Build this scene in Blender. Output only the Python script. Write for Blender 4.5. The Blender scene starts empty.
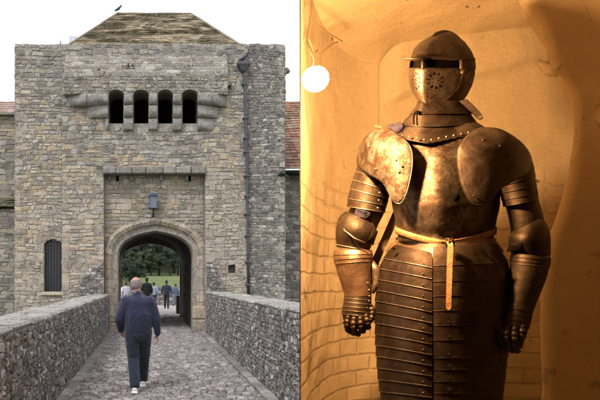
import bpy, math, random
from mathutils import Vector, Matrix, noise
from mathutils.geometry import tessellate_polygon
R = math.radians
sc = bpy.context.scene
col = sc.collection
rnd = random.Random(7)
# ------------------------------------------------------------------ camera
HC = 1.7
cam_d = bpy.data.cameras.new('camera'); cam = bpy.data.objects.new('camera', cam_d); col.objects.link(cam)
cam.location = (0, 0, HC); cam.rotation_euler = (R(90), 0, 0)
cam_d.sensor_width = 36; cam_d.lens = 36; cam_d.shift_x = .25; cam_d.shift_y = .135
cam_d.clip_start = .05; cam_d.clip_end = 2000
sc.camera = cam
def X(px, Y): return (px-150)/600*Y
def Z(py, Y): return HC+(281-py)/600*Y
def U(px, py, Y): return Vector((X(px, Y), Y, Z(py, Y)))
# ------------------------------------------------------------------ helpers
class MB:
    def __init__(s): s.v = []; s.f = []; s.m = []; s.sm = []; s.marks = []
    def add(s, vs, fs, mi=0, smooth=False):
        s.marks.append((len(s.v), len(s.f)))
        o = len(s.v); s.v.extend([tuple(p) for p in vs])
        for f in fs: s.f.append(tuple(o+i for i in f)); s.m.append(mi); s.sm.append(smooth)
    def box(s, a, b, mi=0, jit=0):
        x0, y0, z0 = a; x1, y1, z1 = b
        j = lambda: rnd.uniform(-jit, jit)
        vs = [(x+j(), y+j(), z+j()) for z in (z0, z1) for x, y in ((x0, y0), (x1, y0), (x1, y1), (x0, y1))]
        s.add(vs, [(0,3,2,1),(4,5,6,7),(0,1,5,4),(1,2,6,5),(2,3,7,6),(3,0,4,7)], mi)
    def rbox(s, a, b, r, mi=0, jit=0.0):
        """box with chamfered edges"""
        x0, y0, z0 = a; x1, y1, z1 = b
        cx, cy, cz = (x0+x1)/2, (y0+y1)/2, (z0+z1)/2
        hx, hy, hz = abs(x1-x0)/2, abs(y1-y0)/2, abs(z1-z0)/2
        r = min(r, hx*.8, hy*.8, hz*.8)
        vs = []; idx = {}
        for sx in (-1, 1):
            for sy in (-1, 1):
                for sz in (-1, 1):
                    jx, jy, jz = (rnd.uniform(-jit, jit) for _ in range(3))
                    for k, (ax, ay, az) in enumerate(((r,0,0),(0,r,0),(0,0,r))):
                        # k: which axis keeps full extent is 'opposite' -> three verts per corner
                        ex = hx-(0 if k == 0 else r); ey = hy-(0 if k == 1 else r); ez = hz-(0 if k == 2 else r)
                        idx[(sx,sy,sz,k)] = len(vs)
                        vs.append((cx+sx*ex+jx, cy+sy*ey+jy, cz+sz*ez+jz))
        F = []
        g = lambda a,b,c,k: idx[(a,b,c,k)]
        for q in (-1, 1):
            F.append((g(q,-1,-1,0), g(q,1,-1,0), g(q,1,1,0), g(q,-1,1,0)))
            F.append((g(-1,q,-1,1), g(1,q,-1,1), g(1,q,1,1), g(-1,q,1,1)))
            F.append((g(-1,-1,q,2), g(1,-1,q,2), g(1,1,q,2), g(-1,1,q,2)))
        for a in (-1, 1):
            for b in (-1, 1):
                F.append((g(a,b,-1,0), g(a,b,1,0), g(a,b,1,1), g(a,b,-1,1)))
                F.append((g(a,-1,b,0), g(a,1,b,0), g(a,1,b,2), g(a,-1,b,2)))
                F.append((g(-1,a,b,1), g(1,a,b,1), g(1,a,b,2), g(-1,a,b,2)))
                for c in (-1, 1): F.append((g(a,b,c,0), g(a,b,c,1), g(a,b,c,2)))
        s.add(vs, F, mi)
    def loft(s, rings, mi=0, closed=True, cap0=True, cap1=True, smooth=True):
        n = len(rings[0]); vs = [p for r in rings for p in r]; fs = []
        for i in range(len(rings)-1):
            for j in range(n if closed else n-1):
                k = (j+1) % n
                fs.append((i*n+j, i*n+k, (i+1)*n+k, (i+1)*n+j))
        if cap0: fs.append(tuple(range(n-1, -1, -1)))
        if cap1: fs.append(tuple((len(rings)-1)*n+j for j in range(n)))
        s.add(vs, fs, mi, smooth)
    def tube(s, pts, rad, n=10, mi=0, cap=True, sy=1.0):
        pts = [Vector(p) for p in pts]; rings = []
        rads = rad if isinstance(rad, (list, tuple)) else [rad]*len(pts)
        up = None
        for i, p in enumerate(pts):
            t = (pts[min(i+1, len(pts)-1)]-pts[max(i-1, 0)]).normalized()
            if up is None: up = Vector((0,0,1)) if abs(t.z) < .9 else Vector((0,1,0))
            a = t.cross(up).normalized(); b = a.cross(t).normalized(); up = b
            rings.append([p+a*math.cos(q)*rads[i]+b*math.sin(q)*rads[i]*sy for q in (2*math.pi*k/n for k in range(n))])
        s.loft(rings, mi, True, cap, cap)
    def ball(s, c, r, n=12, m=8, mi=0, rot=None):
        c = Vector(c); r = (r, r, r) if not isinstance(r, (tuple, list)) else r
        vs = []; fs = []
        for i in range(m+1):
            ph = math.pi*i/m
            for j in range(n):
                th = 2*math.pi*j/n
                p = Vector((r[0]*math.sin(ph)*math.cos(th), r[1]*math.sin(ph)*math.sin(th), r[2]*math.cos(ph)))
                if rot: p = rot @ p
                vs.append(c+p)
        for i in range(m):
            for j in range(n):
                k = (j+1) % n; fs.append((i*n+j, (i+1)*n+j, (i+1)*n+k, i*n+k))
        s.add(vs, fs, mi, True)
    def prism(s, outer, holes, M, d0, d1, mi=0):
        """polygon with holes in (u,v) extruded between depths d0 and d1; M maps (u,v,d) to world"""
        loops = [outer]+list(holes)
        tris = tessellate_polygon([[Vector((u, v, 0)) for u, v in l] for l in loops])
        flat = [p for l in loops for p in l]; n = len(flat)
        vs = [M(u, v, d0) for u, v in flat]+[M(u, v, d1) for u, v in flat]
        fs = [tuple(t) for t in tris]+[tuple(n+i for i in reversed(t)) for t in tris]
        o = 0
        for l in loops:
            for i in range(len(l)):
                j = (i+1) % len(l); fs.append((o+i, o+j, n+o+j, n+o+i))
            o += len(l)
        s.add(vs, fs, mi)
    def pieces(s):
        """one builder per shape that was added"""
        out = []
        for a, b in zip(s.marks, s.marks[1:]+[(len(s.v), len(s.f))]):
            m_ = MB(); m_.v = s.v[a[0]:b[0]]; m_.f = [tuple(i-a[0] for i in f) for f in s.f[a[1]:b[1]]]; m_.m = s.m[a[1]:b[1]]; m_.sm = s.sm[a[1]:b[1]]; out.append(m_)
        return out
    def build(s, name, mats, parent=None, recalc=True):
        me = bpy.data.meshes.new(name); me.from_pydata(s.v, [], s.f)
        mats = mats if isinstance(mats, (list, tuple)) else [mats]
        for m in mats: me.materials.append(m)
        me.polygons.foreach_set('material_index', s.m); me.polygons.foreach_set('use_smooth', s.sm)
        if recalc:
            import bmesh
            bm = bmesh.new(); bm.from_mesh(me); bmesh.ops.recalc_face_normals(bm, faces=bm.faces); bm.to_mesh(me); bm.free()
        me.update()
        o = bpy.data.objects.new(name, me); col.objects.link(o)
        if parent: o.parent = parent
        return o
def tag(o, label=None, cat=None, group=None, kind=None):
    if label: o['label'] = label
    if cat: o['category'] = cat
    if group: o['group'] = group
    if kind: o['kind'] = kind
    return o
def empty(name, label, cat, group=None):
    o = bpy.data.objects.new(name, None); col.objects.link(o); o.empty_display_size = .2
    return tag(o, label, cat, group)
def part(o, p):
    o.parent = p; return o
# ------------------------------------------------------------------ materials
def nmat(name):
    m = bpy.data.materials.new(name); m.use_nodes = True
    nt = m.node_tree; b = nt.nodes['Principled BSDF']
    return m, nt, b
def ND(nt, t, **kw):
    n = nt.nodes.new(t)
    for k, v in kw.items():
        if k in n.inputs: n.inputs[k].default_value = v
        else: setattr(n, k, v)
    return n
def L(nt, a, b): nt.links.new(a, b)
def ramp(nt, fac, stops, interp='LINEAR'):
    r = nt.nodes.new('ShaderNodeValToRGB'); r.color_ramp.interpolation = interp
    e = r.color_ramp.elements
    while len(e) < len(stops): e.new(.5)
    for i, (p, c) in enumerate(stops):
        e[i].position = p; e[i].color = (c[0], c[1], c[2], 1) if isinstance(c, (tuple, list)) else (c, c, c, 1)
    L(nt, fac, r.inputs[0]); return r.outputs[0]
def mixc(nt, fac, a, b, mode='MIX'):
    n = nt.nodes.new('ShaderNodeMix'); n.data_type = 'RGBA'; n.blend_type = mode
    if isinstance(fac, float): n.inputs[0].default_value = fac
    else: L(nt, fac, n.inputs[0])
    for i, c in ((6, a), (7, b)):
        if isinstance(c, (tuple, list)): n.inputs[i].default_value = (c[0], c[1], c[2], 1)
        else: L(nt, c, n.inputs[i])
    return n.outputs[2]
def tex(nt, co, scale, detail=6, rough=.6, kind='noise', dist=0, sc3=None):
    if sc3:
        mp = ND(nt, 'ShaderNodeMapping'); mp.inputs['Scale'].default_value = sc3; L(nt, co, mp.inputs[0]); co = mp.outputs[0]
    if kind == 'noise':
        n = ND(nt, 'ShaderNodeTexNoise', Scale=scale, Detail=detail, Roughness=rough, Distortion=dist); L(nt, co, n.inputs['Vector']); return n.outputs['Fac']
    n = ND(nt, 'ShaderNodeTexVoronoi', Scale=scale); L(nt, co, n.inputs['Vector'])
    if kind == 'edge': n.feature = 'DISTANCE_TO_EDGE'
    return n.outputs[0]
def bump(nt, b, h, strength=.4, dist=.01, prev=None):
    n = ND(nt, 'ShaderNodeBump', Strength=strength, Distance=dist); L(nt, h, n.inputs['Height'])
    if prev: L(nt, prev, n.inputs['Normal'])
    L(nt, n.outputs[0], b.inputs['Normal']); return n.outputs[0]
def coord(nt):
    return nt.nodes.new('ShaderNodeTexCoord').outputs['Object']

GAIN = 1.5
def stone_mat(name, pal, lichen=.25, lichen_c=(.42,.41,.37), dark=.25, fine=40, rough=.9, moss=0, stain=(.06,.055,.045), tan=None):
    m, nt, b = nmat(name); co = coord(nt)
    geo = nt.nodes.new('ShaderNodeNewGeometry')
    n = len(pal); pal = [tuple(min(.75,x*GAIN) for x in p) for p in pal]
    c = ramp(nt, geo.outputs['Random Per Island'], [(i/n, p) for i, p in enumerate(pal)], 'CONSTANT')
    big = tex(nt, co, .55, 3, .5)
    if tan is not None:
        tn = ramp(nt, big, [(.42, 0.), (.62, 1.)])
        c2 = mixc(nt, 1.0, c, tan, 'MULTIPLY')
        c = mixc(nt, tn, c, c2)
    mid = tex(nt, co, 3.2, 5, .65)
    fn = tex(nt, co, fine, 6, .7)
    c = mixc(nt, ramp(nt, mid, [(.3, dark*1.6), (.55, 0.)]), c, stain)
    c = mixc(nt, ramp(nt, fn, [(.40, .9), (.56, 0.)]), c, mixc(nt, 1.0, c, (.35,.33,.30), 'MULTIPLY'))  # shade of fine hollows put into the stone colour
    sp = tex(nt, co, 17, 9, .82)
    c = mixc(nt, ramp(nt, sp, [(.52, 0.), (.62, lichen*2)]), c, lichen_c)
    pt = tex(nt, co, 24, 5, .7, dist=.5)
    c = mixc(nt, ramp(nt, pt, [(.33, .85), (.41, 0.)]), c, (.05,.043,.037))  # small pits painted dark as if in shadow
    c = mixc(nt, ramp(nt, pt, [(.60, 0.), (.68, .45)]), c, (.55,.53,.50))
    if moss:
        ms = tex(nt, co, 1.3, 6, .7)
        c = mixc(nt, ramp(nt, ms, [(.55, 0.), (.68, moss)]), c, (.10,.10,.035))
    L(nt, c, b.inputs['Base Color']); b.inputs['Roughness'].default_value = rough
    b.inputs['Specular IOR Level'].default_value = .25
    h = mixc(nt, .5, fn, sp)
    bump(nt, b, h, 1.0, .035)
    return m
def mortar_mat(name, c0, c1):
    m, nt, b = nmat(name); co = coord(nt)
    t = tex(nt, co, 13, 9, .85)
    L(nt, ramp(nt, t, [(.38, c0), (.60, c1)]), b.inputs['Base Color']); b.inputs['Roughness'].default_value = .95
    bump(nt, b, tex(nt, co, 30, 6, .7), .9, .03)
    return m
def plain(name, c, rough=.6, metal=0, nscale=20, var=.25, bs=.2, bd=.004, c2=None, spec=.4):
    m, nt, b = nmat(name); co = coord(nt)
    t = tex(nt, co, nscale, 6, .65)
    c2 = c2 or tuple(x*(1-var) for x in c)
    L(nt, ramp(nt, t, [(.3, c2), (.7, c)]), b.inputs['Base Color'])
    b.inputs['Roughness'].default_value = rough; b.inputs['Metallic'].default_value = metal
    b.inputs['Specular IOR Level'].default_value = spec
    if bs: bump(nt, b, tex(nt, co, nscale*2, 6, .7), bs, bd)
    return m
M = {}
GREY = [(.21,.19,.17),(.26,.245,.225),(.155,.145,.14),(.30,.28,.25),(.23,.215,.20),(.18,.165,.15),(.27,.24,.20),(.33,.31,.285)]
TANP = [(.29,.255,.21),(.33,.29,.24),(.24,.215,.185),(.37,.335,.285),(.31,.28,.25),(.27,.235,.19),(.33,.305,.275),(.35,.31,.255)]
MIXP = [(.28,.245,.20),(.33,.29,.22),(.22,.20,.18),(.38,.35,.29),(.26,.24,.22),(.32,.27,.19),(.20,.18,.165),(.36,.31,.23)]
M['grey'] = stone_mat('grey_rubble', GREY, .22, (.45,.44,.42), .3, moss=.4)
M['mix'] = stone_mat('mixed_rubble', MIXP, .22, (.45,.43,.39), .25, tan=(1.05,.98,.88), moss=.1)
M['tan'] = stone_mat('tan_rubble', TANP, .15, (.46,.42,.34), .25)
M['flint'] = stone_mat('flint_rubble', [(.13,.125,.125),(.19,.18,.175),(.10,.095,.10),(.24,.225,.215),(.16,.15,.145),(.40,.38,.36),(.14,.13,.125),(.21,.19,.17)], .30, (.46,.45,.43), .3, fine=60)
M['parapet'] = stone_mat('parapet_flint', [(.11,.105,.11),(.17,.16,.16),(.085,.08,.085),(.21,.195,.19),(.14,.13,.125),(.44,.43,.42),(.13,.115,.11),(.18,.15,.13),(.26,.24,.22)], .42, (.56,.55,.54), .55, fine=55, moss=.3)
M['cope'] = stone_mat('coping_stone', [(.27,.26,.25),(.31,.30,.285),(.25,.24,.23),(.29,.28,.265)], .45, (.48,.47,.455), .35, moss=.35)
M['ash'] = stone_mat('dressed_stone', [(.36,.31,.24),(.31,.27,.215),(.40,.35,.28),(.33,.28,.20),(.28,.25,.21)], .18, (.47,.44,.38), .35)
M['corbel'] = stone_mat('corbel_stone', [(.19,.175,.165),(.23,.215,.205),(.17,.16,.15)], .3, (.45,.43,.42), .3)
M['sett'] = stone_mat('setts', [tuple(q*1.15 for q in p) for p in [(.22,.20,.205),(.27,.25,.255),(.18,.165,.17),(.31,.29,.285),(.24,.215,.21),(.20,.19,.195)]], .2, (.42,.39,.385), .35, fine=70, rough=.75)
M['mortar_g'] = mortar_mat('mortar_grey', (.13,.115,.098), (.38,.355,.32))
M['mortar_t'] = mortar_mat('mortar_tan', (.15,.125,.095), (.38,.335,.27))
M['mortar_p'] = mortar_mat('mortar_parapet', (.07,.062,.058), (.36,.34,.325))
M['joint'] = mortar_mat('sett_joint', (.055,.05,.042), (.13,.12,.10))
M['dark_stone'] = mortar_mat('shaded_passage_stone', (.03,.027,.024), (.09,.078,.07))  # stone darkened, the passage's shade put into its colour
M['iron'] = plain('dark_iron', (.035,.037,.04), .55, .6, 30)
M['lead'] = plain('lead_grey', (.09,.095,.11), .5, .5, 8, .4)
M['glass'] = plain('dark_glass', (.03,.033,.036), .12, 0, 5, .3, .05)
# ------------------------------------------------------------------ rubble generator
def intervals(loops, v):
    xs = []
    for l in loops:
        for i in range(len(l)):
            (a, b), (c, d) = l[i], l[(i+1) % len(l)]
            if (b <= v) != (d <= v): xs.append(a+(v-b)/(d-b)*(c-a))
    xs.sort(); return [(xs[i], xs[i+1]) for i in range(0, len(xs)-1, 2)]
def isect(A, B):
    o = []
    for a in A:
        for b in B:
            l, h = max(a[0], b[0]), min(a[1], b[1])
            if h-l > 1e-3: o.append((l, h))
    return o
def stone(mb, M_, u0, u1, v0, v1, rel, gap, mi, wob=0, rr=rnd, jf=1.5):
    w, h = u1-u0-gap, v1-v0-gap
    if w < .015 or h < .015: return
    cu, cv = (u0+u1)/2, (v0+v1)/2; j = min(w, h)*.13
    # octagonal outline
    k = rr.uniform(.62, .88)
    o = [(-1,-k),(-k,-1),(k,-1),(1,-k),(1,k),(k,1),(-k,1),(-1,k)]
    j *= jf; sh = rr.uniform(-.1,.1)*h*jf; P = [(cu+a*w/2+rr.uniform(-j,j)+sh*b*.5, cv+b*h/2+rr.uniform(-j,j)*.8+sh*a*.35) for a, b in o]
    d1 = rel*rr.uniform(.45, 1); ins = 1-rr.uniform(.10,.2)
    tu, tv = rr.uniform(-.3,.3)*rel, rr.uniform(-.3,.3)*rel
    def W(u, v, d):
        if wob: v += wob*noise.noise((u*.7, 3.1, v*.5))*2
        return M_(u, v, d)
    vs = [W(u, v, -.01) for u, v in P]
    vs += [W(u, v, d1*.6) for u, v in P]
    vs += [W(cu+(u-cu)*ins, cv+(v-cv)*ins, d1+tu*(u-cu)/w*2+tv*(v-cv)/h*2) for u, v in P]
    vs.append(W(cu, cv, d1*1.08))
    fs = []
    for i in range(8):
        q = (i+1) % 8
        fs += [(i, q, 8+q, 8+i), (8+i, 8+q, 16+q, 16+i), (16+i, 16+q, 24)]
    mb.add(vs, fs, mi, False)
def rubble(mb, loops, M_, hr, wr, rel=.03, gap=.012, mi=0, wob=.02, seed=1, matfn=None):
    rr = random.Random(seed)
    vmin = min(p[1] for p in loops[0]); vmax = max(p[1] for p in loops[0])
    v = vmin
    while v < vmax-.02:
        h = rr.uniform(*hr)
        if v+h > vmax-.03: h = vmax-v
        I = isect(intervals(loops, v+.1*h), intervals(loops, v+.9*h)); I = isect(I, intervals(loops, v+.5*h))
        for a, b in I:
            u = a
            while u < b-1e-4:
                w = rr.uniform(*wr)*(1.0 if rr.random() < .8 else 1.7)
                if b-u-w < wr[0]*.6: w = b-u
                m_ = mi if matfn is None else matfn(u+w/2, v+h/2, rr)
                if h > hr[0]*1.3 and h > .13 and rr.random() < .15 and w < wr[1]:
                    t = rr.uniform(.35,.65)*h
                    stone(mb, M_, u, u+w, v, v+t, rel, gap, m_, wob, rr); stone(mb, M_, u, u+w, v+t, v+h, rel, gap, m_, wob, rr)
                else:
                    q_ = h*.14; e0, e1 = rr.uniform(-q_,q_), rr.uniform(-q_,q_)
                    stone(mb, M_, u, u+w, v+e0, v+h+e1, rel, gap, m_, wob, rr)
                u += w
        v += h
def FY(Y): return lambda u, v, d: (u, Y-d, v)          # facade facing the camera (-Y)
def pl(pts, Y): return [(X(a, Y), Z(b, Y)) for a, b in pts]
def rect(px0, py0, px1, py1, Y): return pl([(px0,py1),(px1,py1),(px1,py0),(px0,py0)], Y)
# ------------------------------------------------------------------ gatehouse
YF = 19.6; s_ = YF/600
gh = empty('gatehouse', 'rubble stone gatehouse tower with pointed carriage arch and mossy hipped roof', 'gatehouse')
gh.location = (X(150, YF), YF, 0)
def gpart(mb, name, mats, label=None, parent=None):
    o = mb.build(name, mats); o.parent = parent or gh
    o.matrix_parent_inverse = Matrix.Translation(-Vector(gh.location)) if (parent or gh) is gh else Matrix.Identity(4)
    if label: o['label'] = label
    return o
def bez(p0, p1, p2, p3, n):
    return [tuple((1-t)**3*a+3*(1-t)**2*t*b+3*(1-t)*t*t*c+t**3*d for a, b, c, d in zip(p0,p1,p2,p3)) for t in (i/n for i in range(n+1))]
def arch_curve(cx, hw, zs, za, n=14):
    """four-centred arch, left spring to right spring"""
    r = za-zs
    L_ = bez((cx-hw, zs), (cx-hw, zs+r*.62), (cx-hw*.62, zs+r*.88), (cx, za), n)
    R_ = [(2*cx-a, b) for a, b in reversed(L_[:-1])]
    return L_+R_
def archpoly(px0, px1, pys, pya, Y, zb=-.1, n=14):
    cx = X((px0+px1)/2, Y); hw = (px1-px0)/2/600*Y
    c = arch_curve(cx, hw, Z(pys, Y), Z(pya, Y), n)
    return [(cx-hw, zb)]+c+[(cx+hw, zb)]
slots = [(108.3,123.8),(133.2,148.8),(157.6,173),(182,197.8)]
def slot_hole(a, b, top, bot, Y):
    x0, x1 = X(a, Y), X(b, Y); z1 = Z(top, Y); z0 = Z(bot, Y); r = (x1-x0)/2
    return [(x0, z0)]+[(x0+r-r*math.cos(q), z1-r*.75+r*.75*math.sin(q)) for q in (math.pi*i/10 for i in range(11))]+[(x1, z0)]
mb = MB()
zb = -3.6
top = [(x, 44+rnd.uniform(-.7,.7)+.5*math.sin(x/30)) for x in range(285, 14, -9)]
top = [(285, 45)]+[t for t in top if 15 < t[0] < 285]+[(15, 44)]
outer = [(X(15,YF), zb), (X(285,YF), zb)]+pl(top, YF)
recess = rect(104, 174, 205, 345, YF); recess[0] = (recess[0][0], -.1); recess[1] = (recess[1][0], -.1)
win = slot_hole(44, 62.2, 239, 292, YF)
sl_h = [slot_hole(a+.4, b-.4, 91, 124, YF) for a, b in slots]
sq = rect(228, 265, 235, 273, YF)
mb.prism(outer, [recess, win, sq]+sl_h, FY(YF), -.27, 0, 1)
archhole = archpoly(117, 194, 256, 230, YF)
slA = [rect(115.5,172,118.5,180,YF), rect(188.5,172,191.5,180,YF)]
mb.prism([(X(15,YF)+.003, zb), (X(285,YF)-.003, zb), (X(285,YF)-.003, Z(46,YF)), (X(15,YF)+.003, Z(46,YF))], [archhole]+sl_h+slA, FY(YF), -.9, -.275, 1)
# left bay stones
LB = [(X(15,YF), -.2), (X(62,YF), -.2)]+pl([(62,44.5),(45,44),(30,44.3),(15,44)], YF)
def tone(u, v, rr):
    # more ochre low down and around the middle, greyer towards the wind-worn top
    g = (v-5.2)/3.0 + noise.noise((u*.6, v*.6, 5))*1.2 + rr.uniform(-.5,.5)
    return 0 if g > .35 else (2 if g > -.5 else 3)
gm = [M['grey'], M['mortar_g'], M['mix'], M['tan'], M['mortar_t'], M['flint']]
rubble(mb, [LB, win], FY(YF), (.09,.17), (.10,.27), .026, .015, 0, .06, 11, tone)
# the middle bay stands a little proud of the left
YM = YF-.07
MBO = [(X(62.2,YF), -.2), (X(247,YF), -.2)]+pl([(247,45),(230,44.2),(205,45),(180,44),(150,45),(120,44.4),(90,45),(62.2,44)], YF)
mb.prism([(a, b if b < 2 else b-.04) for a, b in MBO], [recess, sq, [(max(a, X(62.5,YF)), b) for a, b in win] if False else sq][:2]+sl_h, FY(YM), -.066, 0, 1)
mbo_h = [recess, sq]+[slot_hole(a-1.2, b+1.2, 90, 125, YF) for a, b in slots]
rubble(mb, [MBO]+mbo_h, FY(YM), (.09,.18), (.11,.30), .026, .015, 0, .05, 12, tone)
# right bay: small flint rubble
RB = [(X(247.2,YF), -.2), (X(285,YF), -.2)]+pl([(285,45.5),(270,44.6),(247.2,45)], YF)
def tone_r(u, v, rr): return 0 if rr.random() < .35+.3*noise.noise((u, v, 2)) else 5
rubble(mb, [RB], FY(YF), (.06,.12), (.06,.17), .026, .018, 0, .05, 13, tone_r)
# dressed quoins on the edges of the bays
for (pxq, sg, Yq_) in ((247,-1,YM),(104,-1,YM),(205,1,YM),(15.2,1,YF),(284.8,-1,YF)):
    z = -.2; k = 0; top_z = Z(176,YF) if pxq in (104,205) else Z(47,YF)
    while z < top_z-.1:
        h = min(rnd.uniform(.18,.32), top_z-z); w = (.34,.19)[k % 2]*rnd.uniform(.8,1.15); k += 1
        if rnd.random() < .8:
            a, b2 = sorted((X(pxq,YF), X(pxq,YF)+sg*w))
            stone(mb, FY(Yq_+.012), a, b2, z, z+h, .042, .014, 7, 0, rnd, .5)
        z += h
# recess panel stones
def tone_t(u, v, rr): return 3 if rr.random() < .75 else 2
YR = YF+.27
RP = [(X(104,YF)+.01, -.1), (X(205,YF)-.01, -.1), (X(205,YF)-.01, Z(174,YF)), (X(104,YF)+.01, Z(174,YF))]
archout = archpoly(106, 206, 252, 216, YF)
rubble(mb, [RP, archout]+slA, FY(YR), (.10,.19), (.13,.32), .028, .016, 0, .03, 14, tone_t)
# tower body: sides, back, top, passage
xl, xr = X(15,YF), X(285,YF); zt = Z(46,YF)-.05; YB = 28.1
for a, b in (((xl+.004, YF+.9, zb), (xl+.9, YB, zt)), ((xr-.9, YF+.9, zb), (xr-.004, YB, zt)), ((xl+.9, YF+.9, zt-.5), (xr-.9, YB, zt-.004))): mb.box(a, b, 1)
rubble(mb, [[(YF, -.2),(YB,-.2),(YB,zt),(YF,zt)]], lambda u,v,d: (xr+d, u, v), (.08,.18), (.12,.35), .03, .012, 0, .02, 15, tone_r)
rubble(mb, [[(YF, -.2),(YB,-.2),(YB,zt),(YF,zt)]], lambda u,v,d: (xl-d, u, v), (.10,.2), (.2,.4), .03, .012, 0, .02, 16, tone)
rear_hole = archpoly(120.5, 180, 262, 243.5, YB)
mb.prism([(xl+.01, zb), (xr-.01, zb), (xr-.01, zt-.01), (xl+.01, zt-.01)], [rear_hole], FY(YB+.35), 0, .34, 1)
# passage walls and vault
tx0, tx1 = X(121,YB)-.05, X(180.5,YB)+.04; tcx = (tx0+tx1)/2
tun = [(tx0, -.3)]+arch_curve(tcx, (tx1-tx0)/2, 2.35, 3.75, 10)+[(tx1, -.3)]
rings = [[Vector((a+.01*noise.noise((a,b,y)), y, b+.02*noise.noise((b,y,a)))) for a, b in tun] for y in [YF+.88+.36*i for i in range(24)]+[YB+.02]]
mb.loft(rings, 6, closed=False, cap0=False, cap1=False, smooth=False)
for sx, xx in ((1, tx0), (-1, tx1)):
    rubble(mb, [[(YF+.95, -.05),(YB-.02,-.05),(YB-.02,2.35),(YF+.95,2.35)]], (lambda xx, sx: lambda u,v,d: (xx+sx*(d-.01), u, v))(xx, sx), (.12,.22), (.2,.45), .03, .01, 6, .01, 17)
M['quoin'] = stone_mat('quoin_stone', [(.30,.28,.24),(.26,.24,.215),(.33,.30,.26),(.28,.25,.20)], .25, (.46,.44,.41), .35)
wall = gpart(mb, 'wall', gm+[M['dark_stone'], M['quoin']])
# arch surround: moulded voussoirs and jambs
mb = MB()
cxa = X(155.5, YF)
prof = [(50.5,-.0),(50.5,.13),(47.5,.16),(44.5,.10),(43.5,.02),(40.5,-.05),(38,-.2),(37.6,-.7)]
def order_pt(t, hw_px, d):
    """t in [0,1] along the arch, hw in px decides how far out"""
    hw = hw_px*s_; k = (hw_px-37.6)/(50.5-37.6)
    zs = Z(257,YF)+.12*k; za = Z(231,YF)+(Z(217,YF)-Z(231,YF))*k
    c = arch_curve(cxa, hw, zs, za, 20); q = t*(len(c)-1); i = min(int(q), len(c)-2); f = q-i
    return Vector((c[i][0]*(1-f)+c[i+1][0]*f, YR-d, c[i][1]*(1-f)+c[i+1][1]*f))
def jamb_pt(side, z, hw_px, d): return Vector((cxa+side*hw_px*s_, YR-d, z))
def block(pt, a, b):
    g = (b-a)*.02; n = 4; dj = rnd.uniform(-.008,.008)
    rings = [[pt(a+g+(b-a-2*g)*i/n, hw, d+dj) for hw, d in prof]+[pt(a+g+(b-a-2*g)*i/n, 50.5, -.68)] for i in range(n+1)]
    mb.loft(rings, 0, True, True, True, False)
N = 17
for i in range(N): block(lambda t, h, d: order_pt(t, h, d), i/N, (i+1)/N)
zs_j = Z(257,YF)
for side in (-1, 1):
    z = -.05
    while z < zs_j+.05:
        h = rnd.uniform(.26,.42)
        if zs_j+.0-z-h < .2: h = zs_j-z+ .0
        if h < .05: break
        block(lambda zz, hw, d, sd=side: jamb_pt(sd, zz, hw, d)+Vector((0,0,.12*(hw-37.6)/12.9 if zz > zs_j-.02 else 0)), z, z+h); z += h
    w0 = 37.2 if side > 0 else 37.4
    mb.rbox((cxa+side*w0*s_, YR-.26, -.05), (cxa+side*53.5*s_, YR+.3, .33+.1*(side>0)), .04, 0, .008)
    mb.rbox((cxa+side*37.5*s_, YR-.2, .33+.1*(side>0)), (cxa+side*52*s_, YR+.3, .62+.25*(side>0)), .05, 0, .008)
gpart(mb, 'arch_surround', M['ash'], 'moulded pale stone surround of the carriage arch')
# ledge above the recess
mb = MB(); x = 103.0
for w in (13,16,14,17,13,15,14.5):
    if x > 108 or True: mb.rbox((X(x,YF)+.006, YM-.12-rnd.uniform(0,.03), Z(174.5,YF)), (X(min(x+w,206),YF)-.006, YF+.3, Z(167+rnd.uniform(-.7,.7),YF)), .03, 0, .006)
    x += w
for a in (108,130,160,186): mb.rbox((X(a,YF), YR-.16, Z(180,YF)), (X(a+2.5,YF), YR, Z(174.6,YF)), .01)
gpart(mb, 'ledge', M['corbel'], 'weathered stone drip ledge above the recessed arch panel')
# machicolation: projecting wall with four slots over three tiers of corbels
YP = YF-.36; yp = YP
mb = MB()
x0, x1 = X(64,YP), X(228,YP); z1 = Z(73,YP); z0 = Z(94,YP)
po = [(x1, z1), (x0, z1), (x0, z0)]
for a, b in slots:
    xa, xb = X(a,YP), X(b,YP); r = (xb-xa)/2; zt2 = Z(89.3,YP)
    po += [(xa, z0)]+[(xa+r-r*math.cos(q), zt2-r*.6+r*.6*math.sin(q)) for q in (math.pi*i/10 for i in range(11))]+[(xb, z0)]
po += [(x1, z0)]
mb.prism(po, [], FY(YP), -.285, 0, 1)
rubble(mb, [po], FY(YP), (.07,.14), (.08,.22), .028, .018, 0, .03, 21, lambda u,v,rr: 0)
# weathered slope on top
zs2 = Z(56,YF)
mb.add([(x0,YP,z1),(x1,YP,z1),(x1,YM-.001,zs2),(x0,YM-.001,zs2),(x0,YM-.001,z1),(x1,YM-.001,z1)], [(0,1,2,3),(0,3,4),(1,5,2),(0,4,5,1)], 1)
rubble(mb, [[(x0,0),(x1,0),(x1,1),(x0,1)]], lambda u,v,d: (u, YP+(YM-YP)*v-d*.4, z1+(zs2-z1)*v+d), (.12,.2), (.12,.3), .025, .024, 0, .0, 22)
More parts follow.
